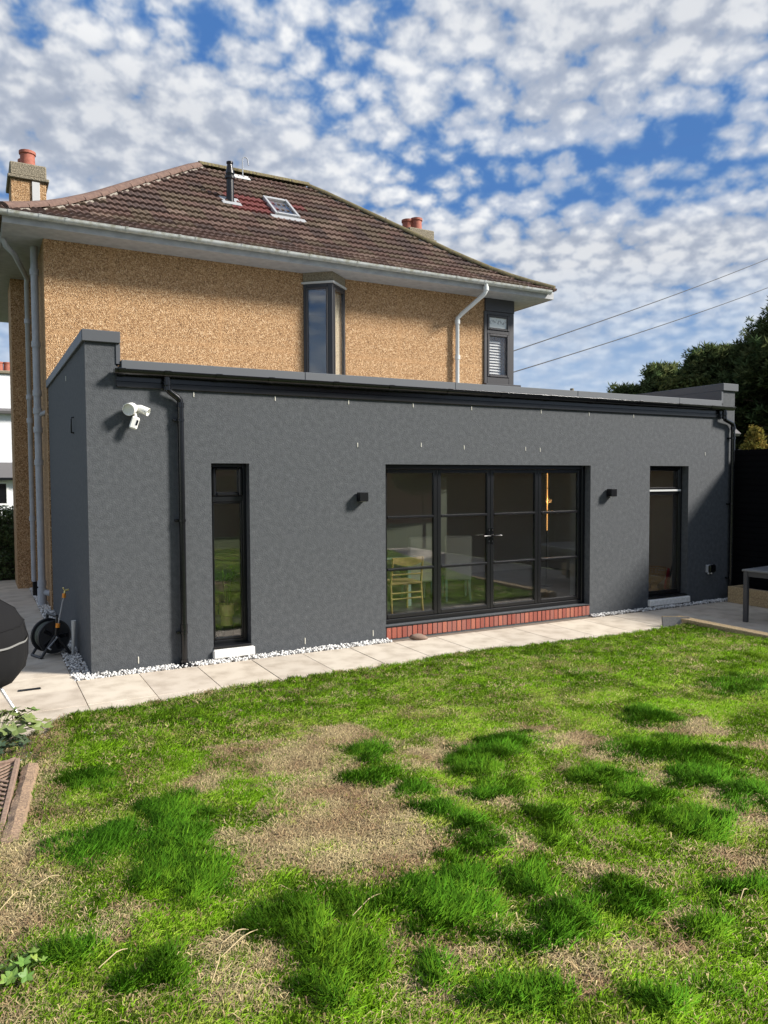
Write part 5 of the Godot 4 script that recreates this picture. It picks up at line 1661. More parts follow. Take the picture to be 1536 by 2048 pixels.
func leafy_plant(called: String, label: String, at: Vector3, n: int, spread: float, tall: float, size: float, tint: Color, seed_: int) -> void:
	var o := thing(called, label, "plant", at)
	var r := RandomNumberGenerator.new(); r.seed = seed_
	for i in n:
		var a := r.randf() * TAU
		var d := Vector3(cos(a), 0, sin(a))
		var ln := spread * sqrt(r.randf_range(0.05, 1.0))
		var top := at + d * ln + Vector3.UP * tall * r.randf_range(0.45, 1.0) * (1.0 - 0.35 * ln / spread)
		var s := MB.new()
		s.col = tint * 0.9
		s.tube([at + d * 0.02, at + d * ln * 0.4 + Vector3.UP * (top.y - at.y) * 0.7, top], 0.003, 5, false)
		# lobed leaf, cupped about its middle
		var up := (Vector3.UP + d * r.randf_range(0.1, 0.8)).normalized()
		var fx := up.cross(Vector3(r.randf_range(-1, 1), 0.1, r.randf_range(-1, 1))).normalized()
		var fz := fx.cross(up)
		var sz := size * r.randf_range(0.6, 1.2)
		var g := r.randf_range(0.75, 1.2)
		s.col = Color(tint.r * g * r.randf_range(0.85, 1.25), tint.g * g, tint.b * g)
		var rim := []
		var seg := 20
		for k in seg:
			var t := TAU * k / seg
			var rr := sz * (0.80 + 0.24 * cos(5.0 * t)) * (1.0 - 0.55 * exp(-pow((t - PI) * 2.2, 2.0)))
			rim.append(top + fx * cos(t) * rr + fz * sin(t) * rr + up * (0.25 * rr * rr / sz - 0.1 * sz * cos(2.0 * t)))
		for k in seg:
			s.flat(top, rim[k], rim[(k + 1) % seg], up)
		var lo := part(o, "leaf", s, M.leaf)

# ------------------------------------------------------------------ inside the room
func high_back_chair(at: Vector3, turn: float, label: String) -> void:
	var o := thing("dining_chair", label, "chair", at, "cream dining chairs")
	o.rotation.y = turn
	o.remove_meta("base")
	var b := MB.new()
	b.xf = Transform3D(Basis(Vector3.RIGHT, 0.10), Vector3(0, 0.42, 0.20))
	b.box(Vector3(-0.21, -0.10, -0.035), Vector3(0.21, 0.60, 0.035), 0.025)
	part(o, "backrest", b, M.cream_cloth)
	b = MB.new()
	b.box(Vector3(-0.22, 0.37, -0.24), Vector3(0.22, 0.475, 0.16), 0.025)
	part(o, "seat", b, M.cream_cloth)
	for q in [[-0.18, 0.20, 0.08], [0.18, 0.20, 0.08], [-0.18, -0.21, -0.02], [0.18, -0.21, -0.02]]:
		b = MB.new()
		b.tube([Vector3(q[0], 0.37, q[1] - 0.01), Vector3(q[0], 0.20, q[1]), Vector3(q[0] * 1.04, 0.0, q[1] + q[2])], [0.024, 0.020, 0.014], 8)
		part(o, "leg", b, M.mint_paint)

func build_room() -> void:
	high_back_chair(Vector3(5.62, 0.12, -1.62), -0.45, "tall cream upholstered chair with mint legs standing clear of the table")
	high_back_chair(Vector3(4.98, 0.12, -1.75), -0.25, "tall cream upholstered chair half hidden by the wooden chair")
	# wooden chair near the glass
	var at := Vector3(4.27, 0.12, -1.05)
	var o := thing("wooden_chair", "yellow wooden chair with a curved top rail just inside glazed doors", "chair", at)
	var b: MB
	for s in [-1.0, 1.0]:
		b = MB.new()
		b.tube([at + Vector3(s * 0.25, 0.0, 0.22), at + Vector3(s * 0.245, 0.42, 0.18), at + Vector3(s * 0.24, 0.80, 0.24)], 0.017, 8)
		part(o, "back_post", b, M.chair_wood)
		b = MB.new()
		b.tube([at + Vector3(s * 0.25, 0.0, -0.22), at + Vector3(s * 0.245, 0.43, -0.20)], 0.017, 8)
		part(o, "leg", b, M.chair_wood)
	b = MB.new()
	for i in 12:
		var t0 := i / 12.0; var t1 := (i + 1) / 12.0
		var h0 := 0.07 + 0.05 * sin(t0 * PI); var h1 := 0.07 + 0.05 * sin(t1 * PI)
		var p0 := at + Vector3(lerpf(-0.24, 0.24, t0), 0.80, 0.24 + 0.03 * sin(t0 * PI)); var p1 := at + Vector3(lerpf(-0.24, 0.24, t1), 0.80, 0.24 + 0.03 * sin(t1 * PI))
		b.quad(p0 - Vector3.UP * h0, p1 - Vector3.UP * h1, p1 + Vector3.UP * 0.005, p0 + Vector3.UP * 0.005, Vector3(0, 0, 1))
		b.quad(p0 - Vector3(0, h0, 0.018), p1 - Vector3(0, h1, 0.018), p1 + Vector3(0, 0.005, -0.018), p0 + Vector3(0, 0.005, -0.018), Vector3(0, 0, -1))
		b.quad(p0 + Vector3.UP * 0.005, p1 + Vector3.UP * 0.005, p1 + Vector3(0, 0.005, -0.018), p0 + Vector3(0, 0.005, -0.018), Vector3.UP)
	part(o, "top_rail", b, M.chair_wood)
	for y in [0.56, 0.30, 0.22]:
		b = MB.new()
		b.tube([at + Vector3(-0.24, y, 0.20), at + Vector3(0.24, y, 0.20)], 0.012, 8)
		part(o, "rail", b, M.chair_wood)
	b = MB.new()
	b.box(at + Vector3(-0.25, 0.41, -0.22), at + Vector3(0.25, 0.45, 0.20), 0.014)
	part(o, "seat", b, M.rush_seat)
	# table
	o = thing("dining_table", "dining table with a mint green top behind wooden chair", "table", Vector3(4.2, 0.12, -1.9))
	b = MB.new()
	b.box(Vector3(3.55, 0.84, -2.6), Vector3(4.72, 0.87, -1.30), 0.006)
	part(o, "tabletop", b, M.mint_paint)
	for q in [[3.65, -1.4], [4.62, -1.4], [3.65, -2.5], [4.62, -2.5]]:
		b = MB.new()
		b.box(Vector3(q[0] - 0.03, 0.12, q[1] - 0.03), Vector3(q[0] + 0.03, 0.8395, q[1] + 0.03), 0.006)
		part(o, "leg", b, M.mint_paint)
	# plant stands in the narrow window
	for q in [[Vector3(1.56, 0.12, -0.42), 0.30, 0.085, "gold plant stand with a palm inside the narrow window"], [Vector3(1.42, 0.12, -0.66), 0.27, 0.10, "shorter gold plant pot on black legs behind the palm"]]:
		var p: Vector3 = q[0]
		o = thing("plant_pot", q[3], "plant pot", p, "gold plant pots")
		b = MB.new()
		b.lathe([[0.0, q[1] - 0.12], [q[2] * 0.8, q[1] - 0.12], [q[2] * 0.8, q[1] - 0.01], [q[2], q[1]], [q[2], q[1] + 0.13], [q[2] * 0.93, q[1] + 0.13], [q[2] * 0.9, q[1] + 0.09], [0.0, q[1] + 0.085]], 20, p)
		part(o, "pot", b, M.brass_pot)
		for k in 3:
			var a := TAU * k / 3.0 + 0.4
			b = MB.new()
			b.tube([p + Vector3(cos(a) * q[2] * 0.7, q[1] - 0.10, sin(a) * q[2] * 0.7), p + Vector3(cos(a) * q[2], 0.0, sin(a) * q[2])], 0.006, 6)
			part(o, "leg", b, M.black_frame)
	var pp := Vector3(1.56, 0.50, -0.42)
	o = thing("palm_plant", "small palm with thin upright leaves in gold pot", "plant", pp)
	var r := RandomNumberGenerator.new(); r.seed = 9
	b = MB.new(); b.col = Color(0.20, 0.26, 0.08)
	b.tube([pp, pp + Vector3(-0.01, 0.15, 0), pp + Vector3(-0.03, 0.30, 0)], [0.012, 0.009, 0.006], 6)
	b.tube([pp + Vector3(0.02, 0, 0), pp + Vector3(0.05, 0.22, 0), pp + Vector3(0.10, 0.46, 0)], [0.008, 0.006, 0.004], 6)
	part(o, "stem", b, M.leaf)
	for i in 15:
		var l := MB.new()
		l.col = Color(0.20, 0.38, 0.06) * r.randf_range(0.8, 1.3)
		var s0 := pp + (Vector3(-0.03, 0.30, 0) if i < 9 else Vector3(0.05 + 0.01 * (i - 9), 0.24 + 0.04 * (i - 9), 0))
		var a := r.randf() * TAU
		var d := Vector3(cos(a), 0, sin(a) * 0.6)
		var ln := r.randf_range(0.10, 0.20)
		var up := r.randf_range(0.2, 1.2)
		var mid := s0 + d * ln * 0.45 + Vector3.UP * ln * 0.5 * up; var e := s0 + d * ln + Vector3.UP * ln * (0.5 * up - 0.25)
		if i == 0: mid = s0 + Vector3(-0.005, 0.10, 0); e = s0 + Vector3(-0.015, 0.22, 0)
		var sd := (e - s0).cross(Vector3(0.2, 1, 0.5)).normalized() * 0.010
		l.flat(s0, mid - sd, mid + sd, Vector3(0, 1, 0.5)); l.flat(mid - sd, mid + sd, e, Vector3(0, 1, 0.5))
		part(o, "leaf", l, M.leaf)
	# guitar and wicker basket behind the other window
	var gp := Vector3(9.20, 0.125, -0.62)
	o = thing("guitar", "red electric guitar leaning upright behind the right-hand window", "guitar", gp)
	var gx := Transform3D(Basis(Vector3(0, 0, 1), -0.24) * Basis(Vector3.UP, 0.5), gp)
	b = MB.new(); b.xf = gx
	b.prism(PackedVector2Array([Vector2(-0.09, 0.01), Vector2(0.09, 0.01), Vector2(0.125, 0.08), Vector2(0.11, 0.16), Vector2(0.085, 0.20), Vector2(0.10, 0.27), Vector2(0.105, 0.33), Vector2(0.05, 0.30), Vector2(-0.04, 0.30), Vector2(-0.09, 0.36), Vector2(-0.10, 0.27), Vector2(-0.085, 0.20), Vector2(-0.12, 0.14), Vector2(-0.125, 0.07)]), -0.02, 0.02)
	part(o, "body", b, M.guitar_red)
	b = MB.new(); b.xf = gx
	b.box(Vector3(-0.022, 0.24, 0.0205), Vector3(0.022, 0.72, 0.035), 0.004)
	part(o, "neck", b, M.guitar_dark)
	b = MB.new(); b.xf = gx
	b.box(Vector3(-0.035, 0.7205, 0.012), Vector3(0.035, 0.86, 0.03), 0.008)
	part(o, "headstock", b, M.guitar_dark)
	for k in 3:
		b = MB.new(); b.xf = gx
		b.tube([Vector3(0.036, 0.75 + 0.035 * k, 0.02), Vector3(0.055, 0.75 + 0.035 * k, 0.02)], 0.008, 6)
		part(o, "tuning_peg", b, M.steel)
	var wp := Vector3(8.92, 0.12, -0.62)
	o = thing("wicker_basket", "round open wicker basket on floor beside red guitar", "basket", wp)
	for k in 22:
		b = MB.new()
		var a := TAU * k / 22.0
		var pts := []
		for i in 7:
			var t := i / 6.0
			var rr := 0.05 + 0.15 * sin(clampf(t * 1.25, 0, 1) * PI * 0.5) - 0.02 * t
			pts.append(wp + Vector3(cos(a + t * 0.5) * rr, 0.12 + 0.28 * t, sin(a + t * 0.5) * rr))
		b.tube(pts, 0.007, 5)
		part(o, "cane", b, M.wicker)
	for y: float in [0.14, 0.20, 0.26, 0.32, 0.40]:
		b = MB.new()
		var pts := []
		var t := (y - 0.12) / 0.28
		var rr := 0.05 + 0.15 * sin(clampf(t * 1.25, 0, 1) * PI * 0.5) - 0.02 * t
		for i in 19: pts.append(wp + Vector3(cos(TAU * i / 18.0) * rr, y, sin(TAU * i / 18.0) * rr))
		b.tube(pts, 0.008, 5, false)
		part(o, "hoop", b, M.wicker)
	b = MB.new()
	b.lathe([[0.0, 0.0], [0.13, 0.0], [0.14, 0.02], [0.05, 0.05], [0.045, 0.13], [0.0, 0.13]], 16, wp)
	part(o, "foot", b, M.wicker)
	# vertical strip lamp
	var lp := Vector3(7.79, 0.12, -2.0)
	o = thing("strip_lamp", "slim vertical strip lamp glowing warm inside the room", "lamp", lp)
	b = MB.new()
	b.tube([Vector3(7.79, 1.10, -2.0), Vector3(7.79, 2.15, -2.0)], 0.009, 10)
	part(o, "light_tube", b, M.tube_glow)
	for y in [1.09, 1.45, 1.84]:
		b = MB.new()
		b.tube([Vector3(7.79, y - 0.006, -2.0), Vector3(7.79, y + 0.006, -2.0)], 0.018, 10)
		part(o, "collar", b, M.black_frame)
	b = MB.new()
	b.tube([Vector3(7.79, 0.13, -2.02), Vector3(7.79, 2.16, -2.02)], 0.006, 6)
	b.tube([Vector3(7.79, 0.121, -2.02), Vector3(7.79, 0.135, -2.02)], 0.11, 16)
	part(o, "stand", b, M.black_frame)
	var om := OmniLight3D.new()
	om.name = "strip_lamp_light"
	om.position = Vector3(7.79, 1.62, -1.94) - lp
	om.light_color = Color(1.0, 0.72, 0.42); om.light_energy = 0.03; om.light_size = 0.05
	om.omni_range = 8.0; om.omni_attenuation = 2.0; om.shadow_enabled = true
	o.add_child(om)

# ------------------------------------------------------------------ beyond the garden
func simple_house(called: String, label: String, lo: Vector3, hi: Vector3, ridge: float, along_x: bool, wall: Material, roofm: Material, windows: Array) -> Node3D:
	var mid := (lo + hi) * 0.5
	var o := thing(called, label, "house", Vector3(mid.x, 0, mid.z))
	var w := MB.new()
	w.box(Vector3(lo.x, -0.1, lo.z), hi)
	if along_x:
		for x in [[lo.x, -1.0], [hi.x, 1.0]]:
			w.tri(Vector3(x[0], hi.y, lo.z), Vector3(x[0], hi.y, hi.z), Vector3(x[0], ridge, mid.z), Vector3(x[1], 0, 0), Vector3(x[1], 0, 0), Vector3(x[1], 0, 0))
	else:
		for z in [[lo.z, -1.0], [hi.z, 1.0]]:
			w.tri(Vector3(lo.x, hi.y, z[0]), Vector3(hi.x, hi.y, z[0]), Vector3(mid.x, ridge, z[0]), Vector3(0, 0, z[1]), Vector3(0, 0, z[1]), Vector3(0, 0, z[1]))
	part(o, "wall", w, wall)
	var ov := 0.3
	for s in [-1.0, 1.0]:
		var rf := MB.new()
		var run := ((hi.z - lo.z) if along_x else (hi.x - lo.x)) * 0.5
		var rise := ridge - hi.y
		var sl := Vector2(run + ov, (run + ov) * rise / run)
		var ln := sl.length()
		var len_ := ((hi.x - lo.x) if along_x else (hi.z - lo.z)) * 0.5 + ov
		var dir := Vector3(0, -rise / run, s).normalized() if along_x else Vector3(s, -rise / run, 0).normalized()
		var ax := Vector3(1, 0, 0) if along_x else Vector3(0, 0, 1)
		var n := ax.cross(dir).normalized()
		if n.y < 0: n = -n
		rf.xf = Transform3D(Basis(ax, n, dir), Vector3(mid.x, ridge, mid.z) + n * 0.02)
		rf.box(Vector3(-len_, 0.0, 0.0), Vector3(len_, 0.12, ln))
		part(o, "roof", rf, roofm)
	for q in windows:                      # centre, half width, half height, facing axis: "x" or "z" and sign
		var c: Vector3 = q[0]
		var f := MB.new(); var g := MB.new()
		var t := Transform3D(Basis(), c)
		if q[3] == "x": t = Transform3D(Basis(Vector3.UP, PI * 0.5 * q[4]), c)
		elif q[4] < 0: t = Transform3D(Basis(Vector3.UP, PI), c)
		f.xf = t; g.xf = t
		frame_bars(f, -q[1], q[1], -q[2], q[2], 0.05, 0.005, 0.06, 0.06, 0.06, 0.06)
		f.box(Vector3(-0.03, -q[2] + 0.06, 0.006), Vector3(0.03, q[2] - 0.06, 0.045))
		var wo := part(o, "window", f, M.white_paint)
		g.box(Vector3(-q[1] + 0.05, -q[2] + 0.05, 0.003), Vector3(q[1] - 0.05, q[2] - 0.05, 0.02))
		part(wo, "pane", g, M.black_plastic).position = Vector3.ZERO
	return o

# foliage: clumps of small faces through the crown's lobes
func needle_tuft(seed_: int, n: int, ln: float, w: float) -> ArrayMesh:
	var r := RandomNumberGenerator.new(); r.seed = seed_
	var mb := MB.new()
	for i in n:
		var d := Vector3(r.randf_range(-1, 1), r.randf_range(-0.5, 1.0), r.randf_range(-1, 1)).normalized()
		var sd := d.cross(Vector3(r.randf_range(-1, 1), r.randf_range(-1, 1), r.randf_range(-1, 1))).normalized() * w
		var l := ln * r.randf_range(0.6, 1.1)
		mb.col = Color(1, 1, 1) * r.randf_range(0.75, 1.25)
		var nn := (d + Vector3.UP * 0.5).normalized()
		mb.tri(d * l * 0.05 - sd * 0.5, d * l * 0.5 + sd, d * l, nn, nn, nn)
		mb.tri(d * l * 0.05 - sd * 0.5, d * l, d * l * 0.5 - sd, nn, nn, nn)
	return mb.mesh()

func leaf_spray(seed_: int, n: int, spread: float, size: float) -> ArrayMesh:
	var r := RandomNumberGenerator.new(); r.seed = seed_
	var mb := MB.new()
	for i in n:
		var p := Vector3(r.randf_range(-1, 1), r.randf_range(-1, 1), r.randf_range(-1, 1)) * spread
		var d := Vector3(r.randf_range(-1, 1), r.randf_range(-0.7, 0.7), r.randf_range(-1, 1)).normalized()
		var sd := d.cross(Vector3(r.randf_range(-1, 1), 1.4, r.randf_range(-1, 1))).normalized() * size * 0.32
		var nn := sd.cross(d).normalized()
		if nn.y < 0: nn = -nn
		mb.col = Color(1, 1, 1) * r.randf_range(0.75, 1.25)
		mb.tri(p, p + d * size * 0.5 + sd, p + d * size, nn, nn, nn)
		mb.tri(p, p + d * size, p + d * size * 0.5 - sd, nn, nn, nn)
	return mb.mesh()

func tree(called: String, label: String, category: String, at: Vector3, hgt: float, trunk_r: float, lobes: Array, leaf: Mesh, per: float, tint: Color, seed_: int, group := "", scale_ := 1.0) -> void:
	var o := thing(called, label, category, at, group)
	var r := RandomNumberGenerator.new(); r.seed = seed_
	var t := MB.new()
	var pts := []; var rad := []
	for i in 7:
		var f := i / 6.0
		pts.append(at + Vector3(sin(f * 3.0 + seed_) * 0.03 * hgt * f, -0.15 + f * hgt * 0.92, cos(f * 2.3 + seed_) * 0.03 * hgt * f))
		rad.append(trunk_r * (1.0 - 0.85 * f))
	t.tube(pts, rad, 9)
	part(o, "trunk", t, M.bark)
	var places := []; var tints := []
	for l in lobes:
		var c: Vector3 = at + l[0]; var q: Vector3 = l[1]
		var lm := MB.new()
		var from: Vector3 = pts[clampi(int((c.y - at.y - q.y * 0.4) / (hgt * 0.92) * 6.0), 1, 5)]
		lm.tube([from, from.lerp(c, 0.55) + Vector3(0, -0.05 * q.y, 0), c], [trunk_r * 0.35, trunk_r * 0.22, trunk_r * 0.08], 6)
		if lobes.size() < 20 or places.size() % 3 == 0: part(o, "limb", lm, M.bark)
		var n := int(per * (q.x * q.y + q.y * q.z + q.x * q.z))
		for i in n:
			var d := Vector3(r.randf_range(-1, 1), r.randf_range(-1, 1), r.randf_range(-1, 1))
			if d.length() > 1.0: d = d.normalized() * r.randf_range(0.8, 1.05)
			d = d.normalized() * pow(d.length(), 0.45) * r.randf_range(0.88, 1.08)
			if lobes.size() > 20: d = Vector3(r.randfn(), r.randfn() + absf(r.randfn()) * 0.4, r.randfn()) * 0.62
			var p := c + d * q
			places.append(Transform3D(Basis.from_euler(Vector3(r.randf_range(-0.4, 0.4), r.randf() * TAU, r.randf_range(-0.4, 0.4))).scaled(Vector3.ONE * r.randf_range(0.7, 1.25) * scale_), p - at))
			var g := r.randf_range(0.7, 1.25)
			tints.append(Color(tint.r * g * r.randf_range(0.85, 1.2), tint.g * g, tint.b * g))
	var crown := scatter("crown", leaf, M.needle, places, tints, "", "")
	crown.name = "crown"; crown.set_meta("kind", "stuff")
	o.add_child(crown, true)

func build_surroundings() -> void:
	# neighbour's white house beyond the hedge, seen down the side passage
	var o := simple_house("white_house", "white rendered house with red chimney pots beyond the hedge", Vector3(-7.0, 0, -38.0), Vector3(2.2, 5.05, -30.0), 6.0, true, M.white_render, M.slate, [])
	var b := MB.new()
	b.box(Vector3(-0.9, 4.6, -31.6), Vector3(0.70, 6.85, -30.4), 0.02)
	part(o, "chimney_stack", b, M.white_render)
	b = MB.new()
	b.box(Vector3(-1.0, 6.8505, -31.7), Vector3(0.80, 7.0, -30.3), 0.03)
	part(o, "chimney_cap", b, M.stone)
	for x in [-0.5, 0.02, 0.36]:
		b = MB.new()
		b.lathe([[0.0, 0.0], [0.17, 0.0], [0.16, 0.40], [0.18, 0.41], [0.18, 0.48], [0.12, 0.48]], 14, Vector3(x, 6.98, -31.0))
		part(o, "chimney_pot", b, M.clay_pot)
	b = MB.new()
	b.box(Vector3(-7.2, 5.0, -29.98), Vector3(2.4, 5.16, -29.85), 0.01)
	part(o, "gutter", b, M.black_frame)
	# lean-to roof and its window
	b = MB.new()
	b.xf = Transform3D(Basis(Vector3.RIGHT, 0.42), Vector3(-2.6, 2.75, -29.9))
	b.box(Vector3(-3.0, -0.06, 0.0), Vector3(3.5, 0.06, 1.7))
	part(o, "porch_roof", b, M.slate)
	b = MB.new()
	b.box(Vector3(-5.6, -0.1, -29.98), Vector3(0.75, 2.12, -28.6))
	part(o, "porch_wall", b, M.white_render)
	b = MB.new()
	b.box(Vector3(-5.7, 2.0, -28.35), Vector3(0.95, 2.12, -28.22), 0.01)
	part(o, "porch_gutter", b, M.black_frame)
	b = MB.new()
	b.box(Vector3(-1.4, 1.0, -28.595), Vector3(0.10, 1.85, -28.57))
	part(o, "window", b, M.black_plastic)
	b = MB.new()
	frame_bars(b, -1.5, 0.2, 0.9, 1.95, -28.54, -28.59, 0.09, 0.09, 0.09, 0.09)
	part(o, "window_frame", b, M.white_paint)
	# hedge across the end of the passage
	var ho := thing("hedge", "dense clipped green hedge across the end of the side passage", "hedge", Vector3(-1.5, 0, -9.5))
	var core := MB.new()
	core.box(Vector3(-4.4, -0.1, -10.2), Vector3(0.9, 1.15, -9.15), 0.1)
	part(ho, "branches", core, M.bark)
	var places := []; var tints := []
	for i in 5200:
		var p := Vector3(rng.randf_range(-4.5, 1.0), rng.randf_range(0.0, 1.38), -9.02 + rng.randf_range(-0.16, 0.12))
		if rng.randf() < 0.3: p = Vector3(rng.randf_range(-4.5, 1.0), rng.randf_range(1.12, 1.44), rng.randf_range(-10.3, -9.0))
		places.append(Transform3D(Basis.from_euler(Vector3(rng.randf() * 2.0, rng.randf() * TAU, rng.randf())), p - Vector3(-1.5, 0, -9.5)))
		var g := rng.randf_range(0.6, 1.3)
		tints.append(Color(0.055, 0.095, 0.028).lerp(Color(0.12, 0.14, 0.04), rng.randf() * 0.6) * g)
	var crown := scatter("foliage", leaf_spray(3, 9, 0.06, 0.055), M.leaf, places, tints, "", "")
	crown.name = "foliage"; crown.set_meta("kind", "stuff"); ho.add_child(crown, true)
	# pines and other trees to the right
	var pine := needle_tuft(4, 22, 0.34, 0.030)
	var leafy := leaf_spray(6, 16, 0.35, 0.20)
	var dark := Color(0.115, 0.155, 0.060)
	var rr := RandomNumberGenerator.new(); rr.seed = 44
	var spots := [[Vector3(34.2, 0, -13.4), 11.2, 4.8, "tall dark pine, the largest tree beyond the black fence"], [Vector3(33.4, 0, -18.6), 8.9, 2.7, "dark pine just left of the largest pine, showing sky gaps"], [Vector3(33.0, 0, -21.6), 8.2, 2.6, "mid-height dark pine in the middle of the tree line"], [Vector3(32.0, 0, -23.4), 7.3, 2.2, "lower dark pine with a sloping crown above the flat roof"], [Vector3(31.6, 0, -26.0), 6.2, 1.9, "small dark pine at the low end of the tree line"], [Vector3(33.6, 0, -15.9), 9.4, 3.2, "dark pine between the largest pine and the shorter ones"], [Vector3(40.5, 0, -19.5), 9.0, 3.6, "dark pine standing behind the larger pines"]]
	for k in spots.size():
		var s = spots[k]
		var lobes := []
		for i in 84:
			# flat pads of needles on outstretched branches, wider low down
			var f := 0.16 + 0.80 * pow(rr.randf(), 0.8)
			var w: float = s[2] * (1.0 - pow(f, 2.6)) * sqrt(rr.randf()) + 0.15
			var a := rr.randf() * TAU
			var q: float = s[2] * rr.randf_range(0.10, 0.24)
			lobes.append([Vector3(cos(a) * w, s[1] * f + rr.randf_range(-0.2, 0.2), sin(a) * w), Vector3(q, q * rr.randf_range(0.35, 0.7), q)])
		tree("pine_tree", s[3], "tree", s[0], s[1], s[1] * 0.026, lobes, pine, 95.0, dark, 50 + k, "trees beyond the fence")
	tree("broadleaf_tree", "lighter olive green tree among the dark pines", "tree", Vector3(30.6, 0, -18.0), 7.4, 0.16, [[Vector3(0, 5.9, 0), Vector3(1.2, 1.1, 1.2)], [Vector3(-0.9, 4.9, 0.3), Vector3(1.2, 1.0, 1.2)], [Vector3(0.8, 4.6, 0.2), Vector3(1.2, 1.1, 1.1)], [Vector3(-1.7, 4.2, 0.2), Vector3(0.9, 0.8, 0.9)], [Vector3(0.0, 3.6, 0.4), Vector3(1.3, 0.9, 1.2)]], leafy, 110.0, Color(0.085, 0.105, 0.035), 70, "trees beyond the fence")
	tree("golden_conifer", "golden yellow conifer bush above the black fence", "tree", Vector3(21.3, 0, -7.6), 3.7, 0.10, [[Vector3(0, 3.2, 0), Vector3(0.22, 0.45, 0.22)], [Vector3(0.02, 2.7, 0), Vector3(0.48, 0.5, 0.45)], [Vector3(0.1, 2.1, 0), Vector3(0.72, 0.55, 0.7)], [Vector3(0.1, 1.5, 0), Vector3(0.85, 0.6, 0.8)]], leaf_spray(8, 14, 0.09, 0.09), 420.0, Color(0.26, 0.22, 0.055), 71, "trees beyond the fence")
	simple_house("white_cottage", "small white house with pale roof edge behind grey extension and conifer", Vector3(21.6, 0, -12.2), Vector3(23.3, 3.75, -10.2), 4.6, true, M.white_render, M.slate, [])
	var dh := simple_house("distant_house", "far house whose small chimney shows above the flat roof", Vector3(36.0, 0, -40.0), Vector3(45.0, 5.0, -33.0), 7.4, true, M.white_render, M.slate, [])
	b = MB.new()
	b.box(Vector3(39.2, 6.6, -37.0), Vector3(40.4, 8.55, -36.2), 0.02)
	part(dh, "chimney_stack", b, M.stone)
	b = MB.new()
	b.lathe([[0.0, 0.0], [0.16, 0.0], [0.15, 0.4], [0.0, 0.4]], 12, Vector3(39.9, 8.54, -36.6))
	part(dh, "chimney_pot", b, M.stone)
	# overhead cables from the house to a pole out of the picture
	var pole := thing("utility_pole", "timber pole carrying the overhead cables to the house", "pole", Vector3(28.5, 0, -11.0))
	b = MB.new()
	b.tube([Vector3(28.5, -0.2, -11.0), Vector3(28.5, 12.0, -11.0)], [0.14, 0.10], 10)
	part(pole, "post", b, M.bark)
	for q in [[Vector3(8.92, 4.66, -4.56), Vector3(28.5, 11.35, -11.0), "upper overhead cable running from the house corner"], [Vector3(8.92, 4.22, -4.56), Vector3(28.5, 10.15, -11.0), "lower overhead cable running from the house corner"]]:
		var c := thing("overhead_cable", q[2], "cable", q[0], "overhead cables")
		b = MB.new()
		var pts := []
		for i in 25:
			var t := i / 24.0
			pts.append((q[0] as Vector3).lerp(q[1], t) - Vector3.UP * 0.10 * 4.0 * t * (1.0 - t))
		b.tube(pts, 0.012, 6)
		part(c, "wire", b, M.cable)
	# what the glass mirrors: the rest of the garden and its neighbours
	var f := thing("back_fence", "brown board fence across the end of the garden", "fence", Vector3(3, 0, 12.6))
	var bm := MB.new(); bm.box(Vector3(-0.07, 0.0, -0.012), Vector3(0.07, 1.75, 0.012), 0.003)
	var bme := bm.mesh()
	for i in 96:
		var s := part(f, "board", bme, M.brown_fence)
		s.position = Vector3(-4.0 + i * 0.146, 0.36 + rng.randf_range(-0.01, 0.01), 12.6 + 0.008 * (i % 2)) - Vector3(3, 0, 12.6)
	simple_house("brick_house", "brown brick house beyond the garden fence", Vector3(8.5, 0, 22.0), Vector3(18.5, 5.2, 30.0), 8.6, false, M.neighbour_brick, M.slate, [[Vector3(11.0, 3.8, 22.0), 0.7, 0.6, "z", -1.0], [Vector3(15.8, 3.8, 22.0), 0.7, 0.6, "z", -1.0], [Vector3(13.4, 1.3, 22.0), 0.9, 0.7, "z", -1.0]])
	simple_house("side_house", "white house with slate roof beyond the left-hand border", Vector3(-27.0, 0, 4.0), Vector3(-17.5, 5.0, 12.5), 8.0, false, M.white_render, M.slate, [[Vector3(-17.5, 3.4, 8.5), 0.6, 0.6, "x", 1.0]])
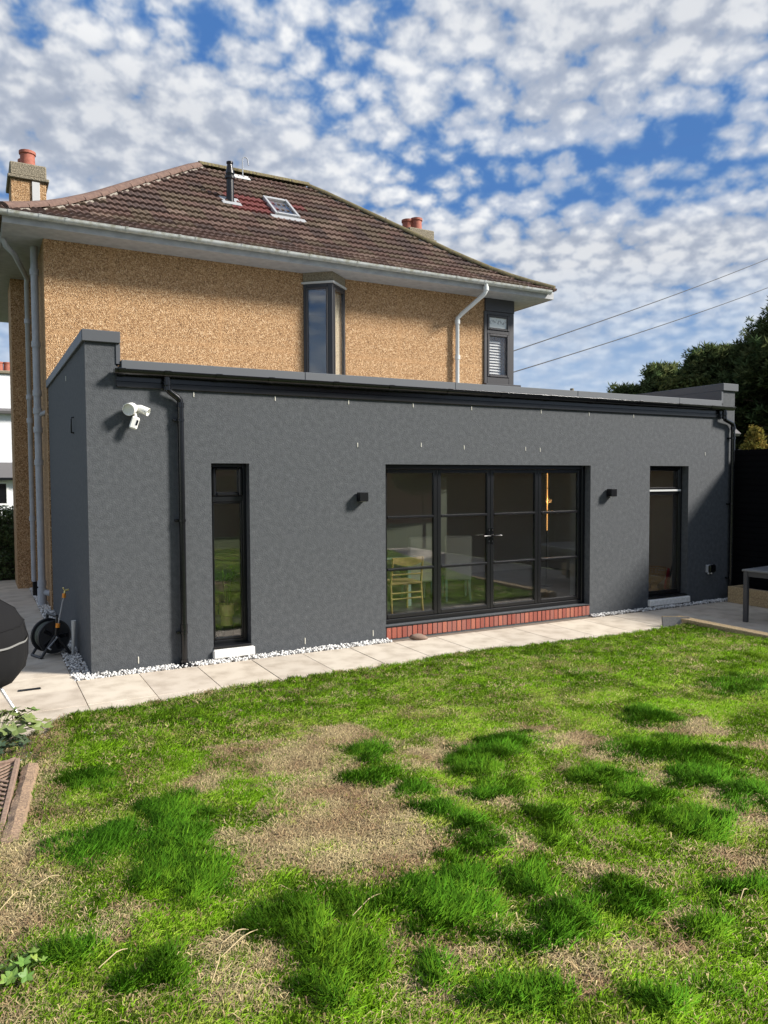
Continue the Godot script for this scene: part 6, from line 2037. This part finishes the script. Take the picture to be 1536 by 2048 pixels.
	tree("garden_tree", "small grey-green leafed tree at the end of the black fence", "tree", Vector3(10.9, 0, 10.9), 3.4, 0.07, [[Vector3(0, 2.6, 0), Vector3(0.75, 0.6, 0.7)], [Vector3(0.4, 2.1, 0.1), Vector3(0.6, 0.5, 0.6)], [Vector3(-0.4, 2.1, 0), Vector3(0.55, 0.5, 0.6)]], leaf_spray(9, 14, 0.12, 0.09), 260.0, Color(0.11, 0.14, 0.07), 72)

func clean(n: Node) -> void:
	if n.has_meta("base"): n.remove_meta("base")
	for c in n.get_children(): clean(c)

func _ready() -> void:
	rng.seed = 2024
	lawn_noise.seed = 7; lawn_noise.frequency = 0.5; lawn_noise.fractal_octaves = 3
	# camera
	var cam := Camera3D.new()
	cam.name = "camera"
	cam.position = Vector3(-0.9918, 2.0268, 8.2302)
	cam.rotation_degrees = Vector3(-2.5756, -28.3776, -0.2324)
	cam.fov = 68.523
	cam.near = 0.05; cam.far = 900.0
	add_child(cam)
	cam.current = true
	# sky
	var t0 := Time.get_ticks_msec()
	var env := Environment.new()
	env.background_mode = Environment.BG_SKY
	env.sky = Sky.new()
	env.sky.sky_material = make_sky()
	env.background_energy_multiplier = 0.64
	env.tonemap_mode = Environment.TONE_MAPPER_LINEAR
	env.tonemap_exposure = 1.7
	env.sdfgi_enabled = true; env.ssao_enabled = true; env.ssil_enabled = true
	var we := WorldEnvironment.new()
	we.name = "world_environment"
	we.environment = env
	add_child(we)
	print("sky ", Time.get_ticks_msec() - t0)
	# sun: high to the right behind the camera
	var sun := DirectionalLight3D.new()
	sun.name = "sun"
	sun.light_energy = 1.5
	sun.light_color = Color(1.0, 0.975, 0.94)
	sun.light_angular_distance = 10.0
	sun.shadow_enabled = true
	add_child(sun)
	sun.look_at_from_position(Vector3(1.35, 1.15, 1.0) * 30.0, Vector3.ZERO, Vector3.UP)
	make_materials()
	print("materials ", Time.get_ticks_msec() - t0)
	lush_map = patch_map(LUSH)
	dry_map = patch_map(DRY)
	build_ground()
	build_extension()
	build_house()
	print("buildings ", Time.get_ticks_msec() - t0)
	build_paving_objects()
	build_wall_fittings()
	build_barbecue()
	build_hose_reel()
	build_room()
	build_surroundings()
	build_left_bed()
	print("objects ", Time.get_ticks_msec() - t0)
	build_grass()
	for c in get_children(): clean(c)
	print("all ", Time.get_ticks_msec() - t0)
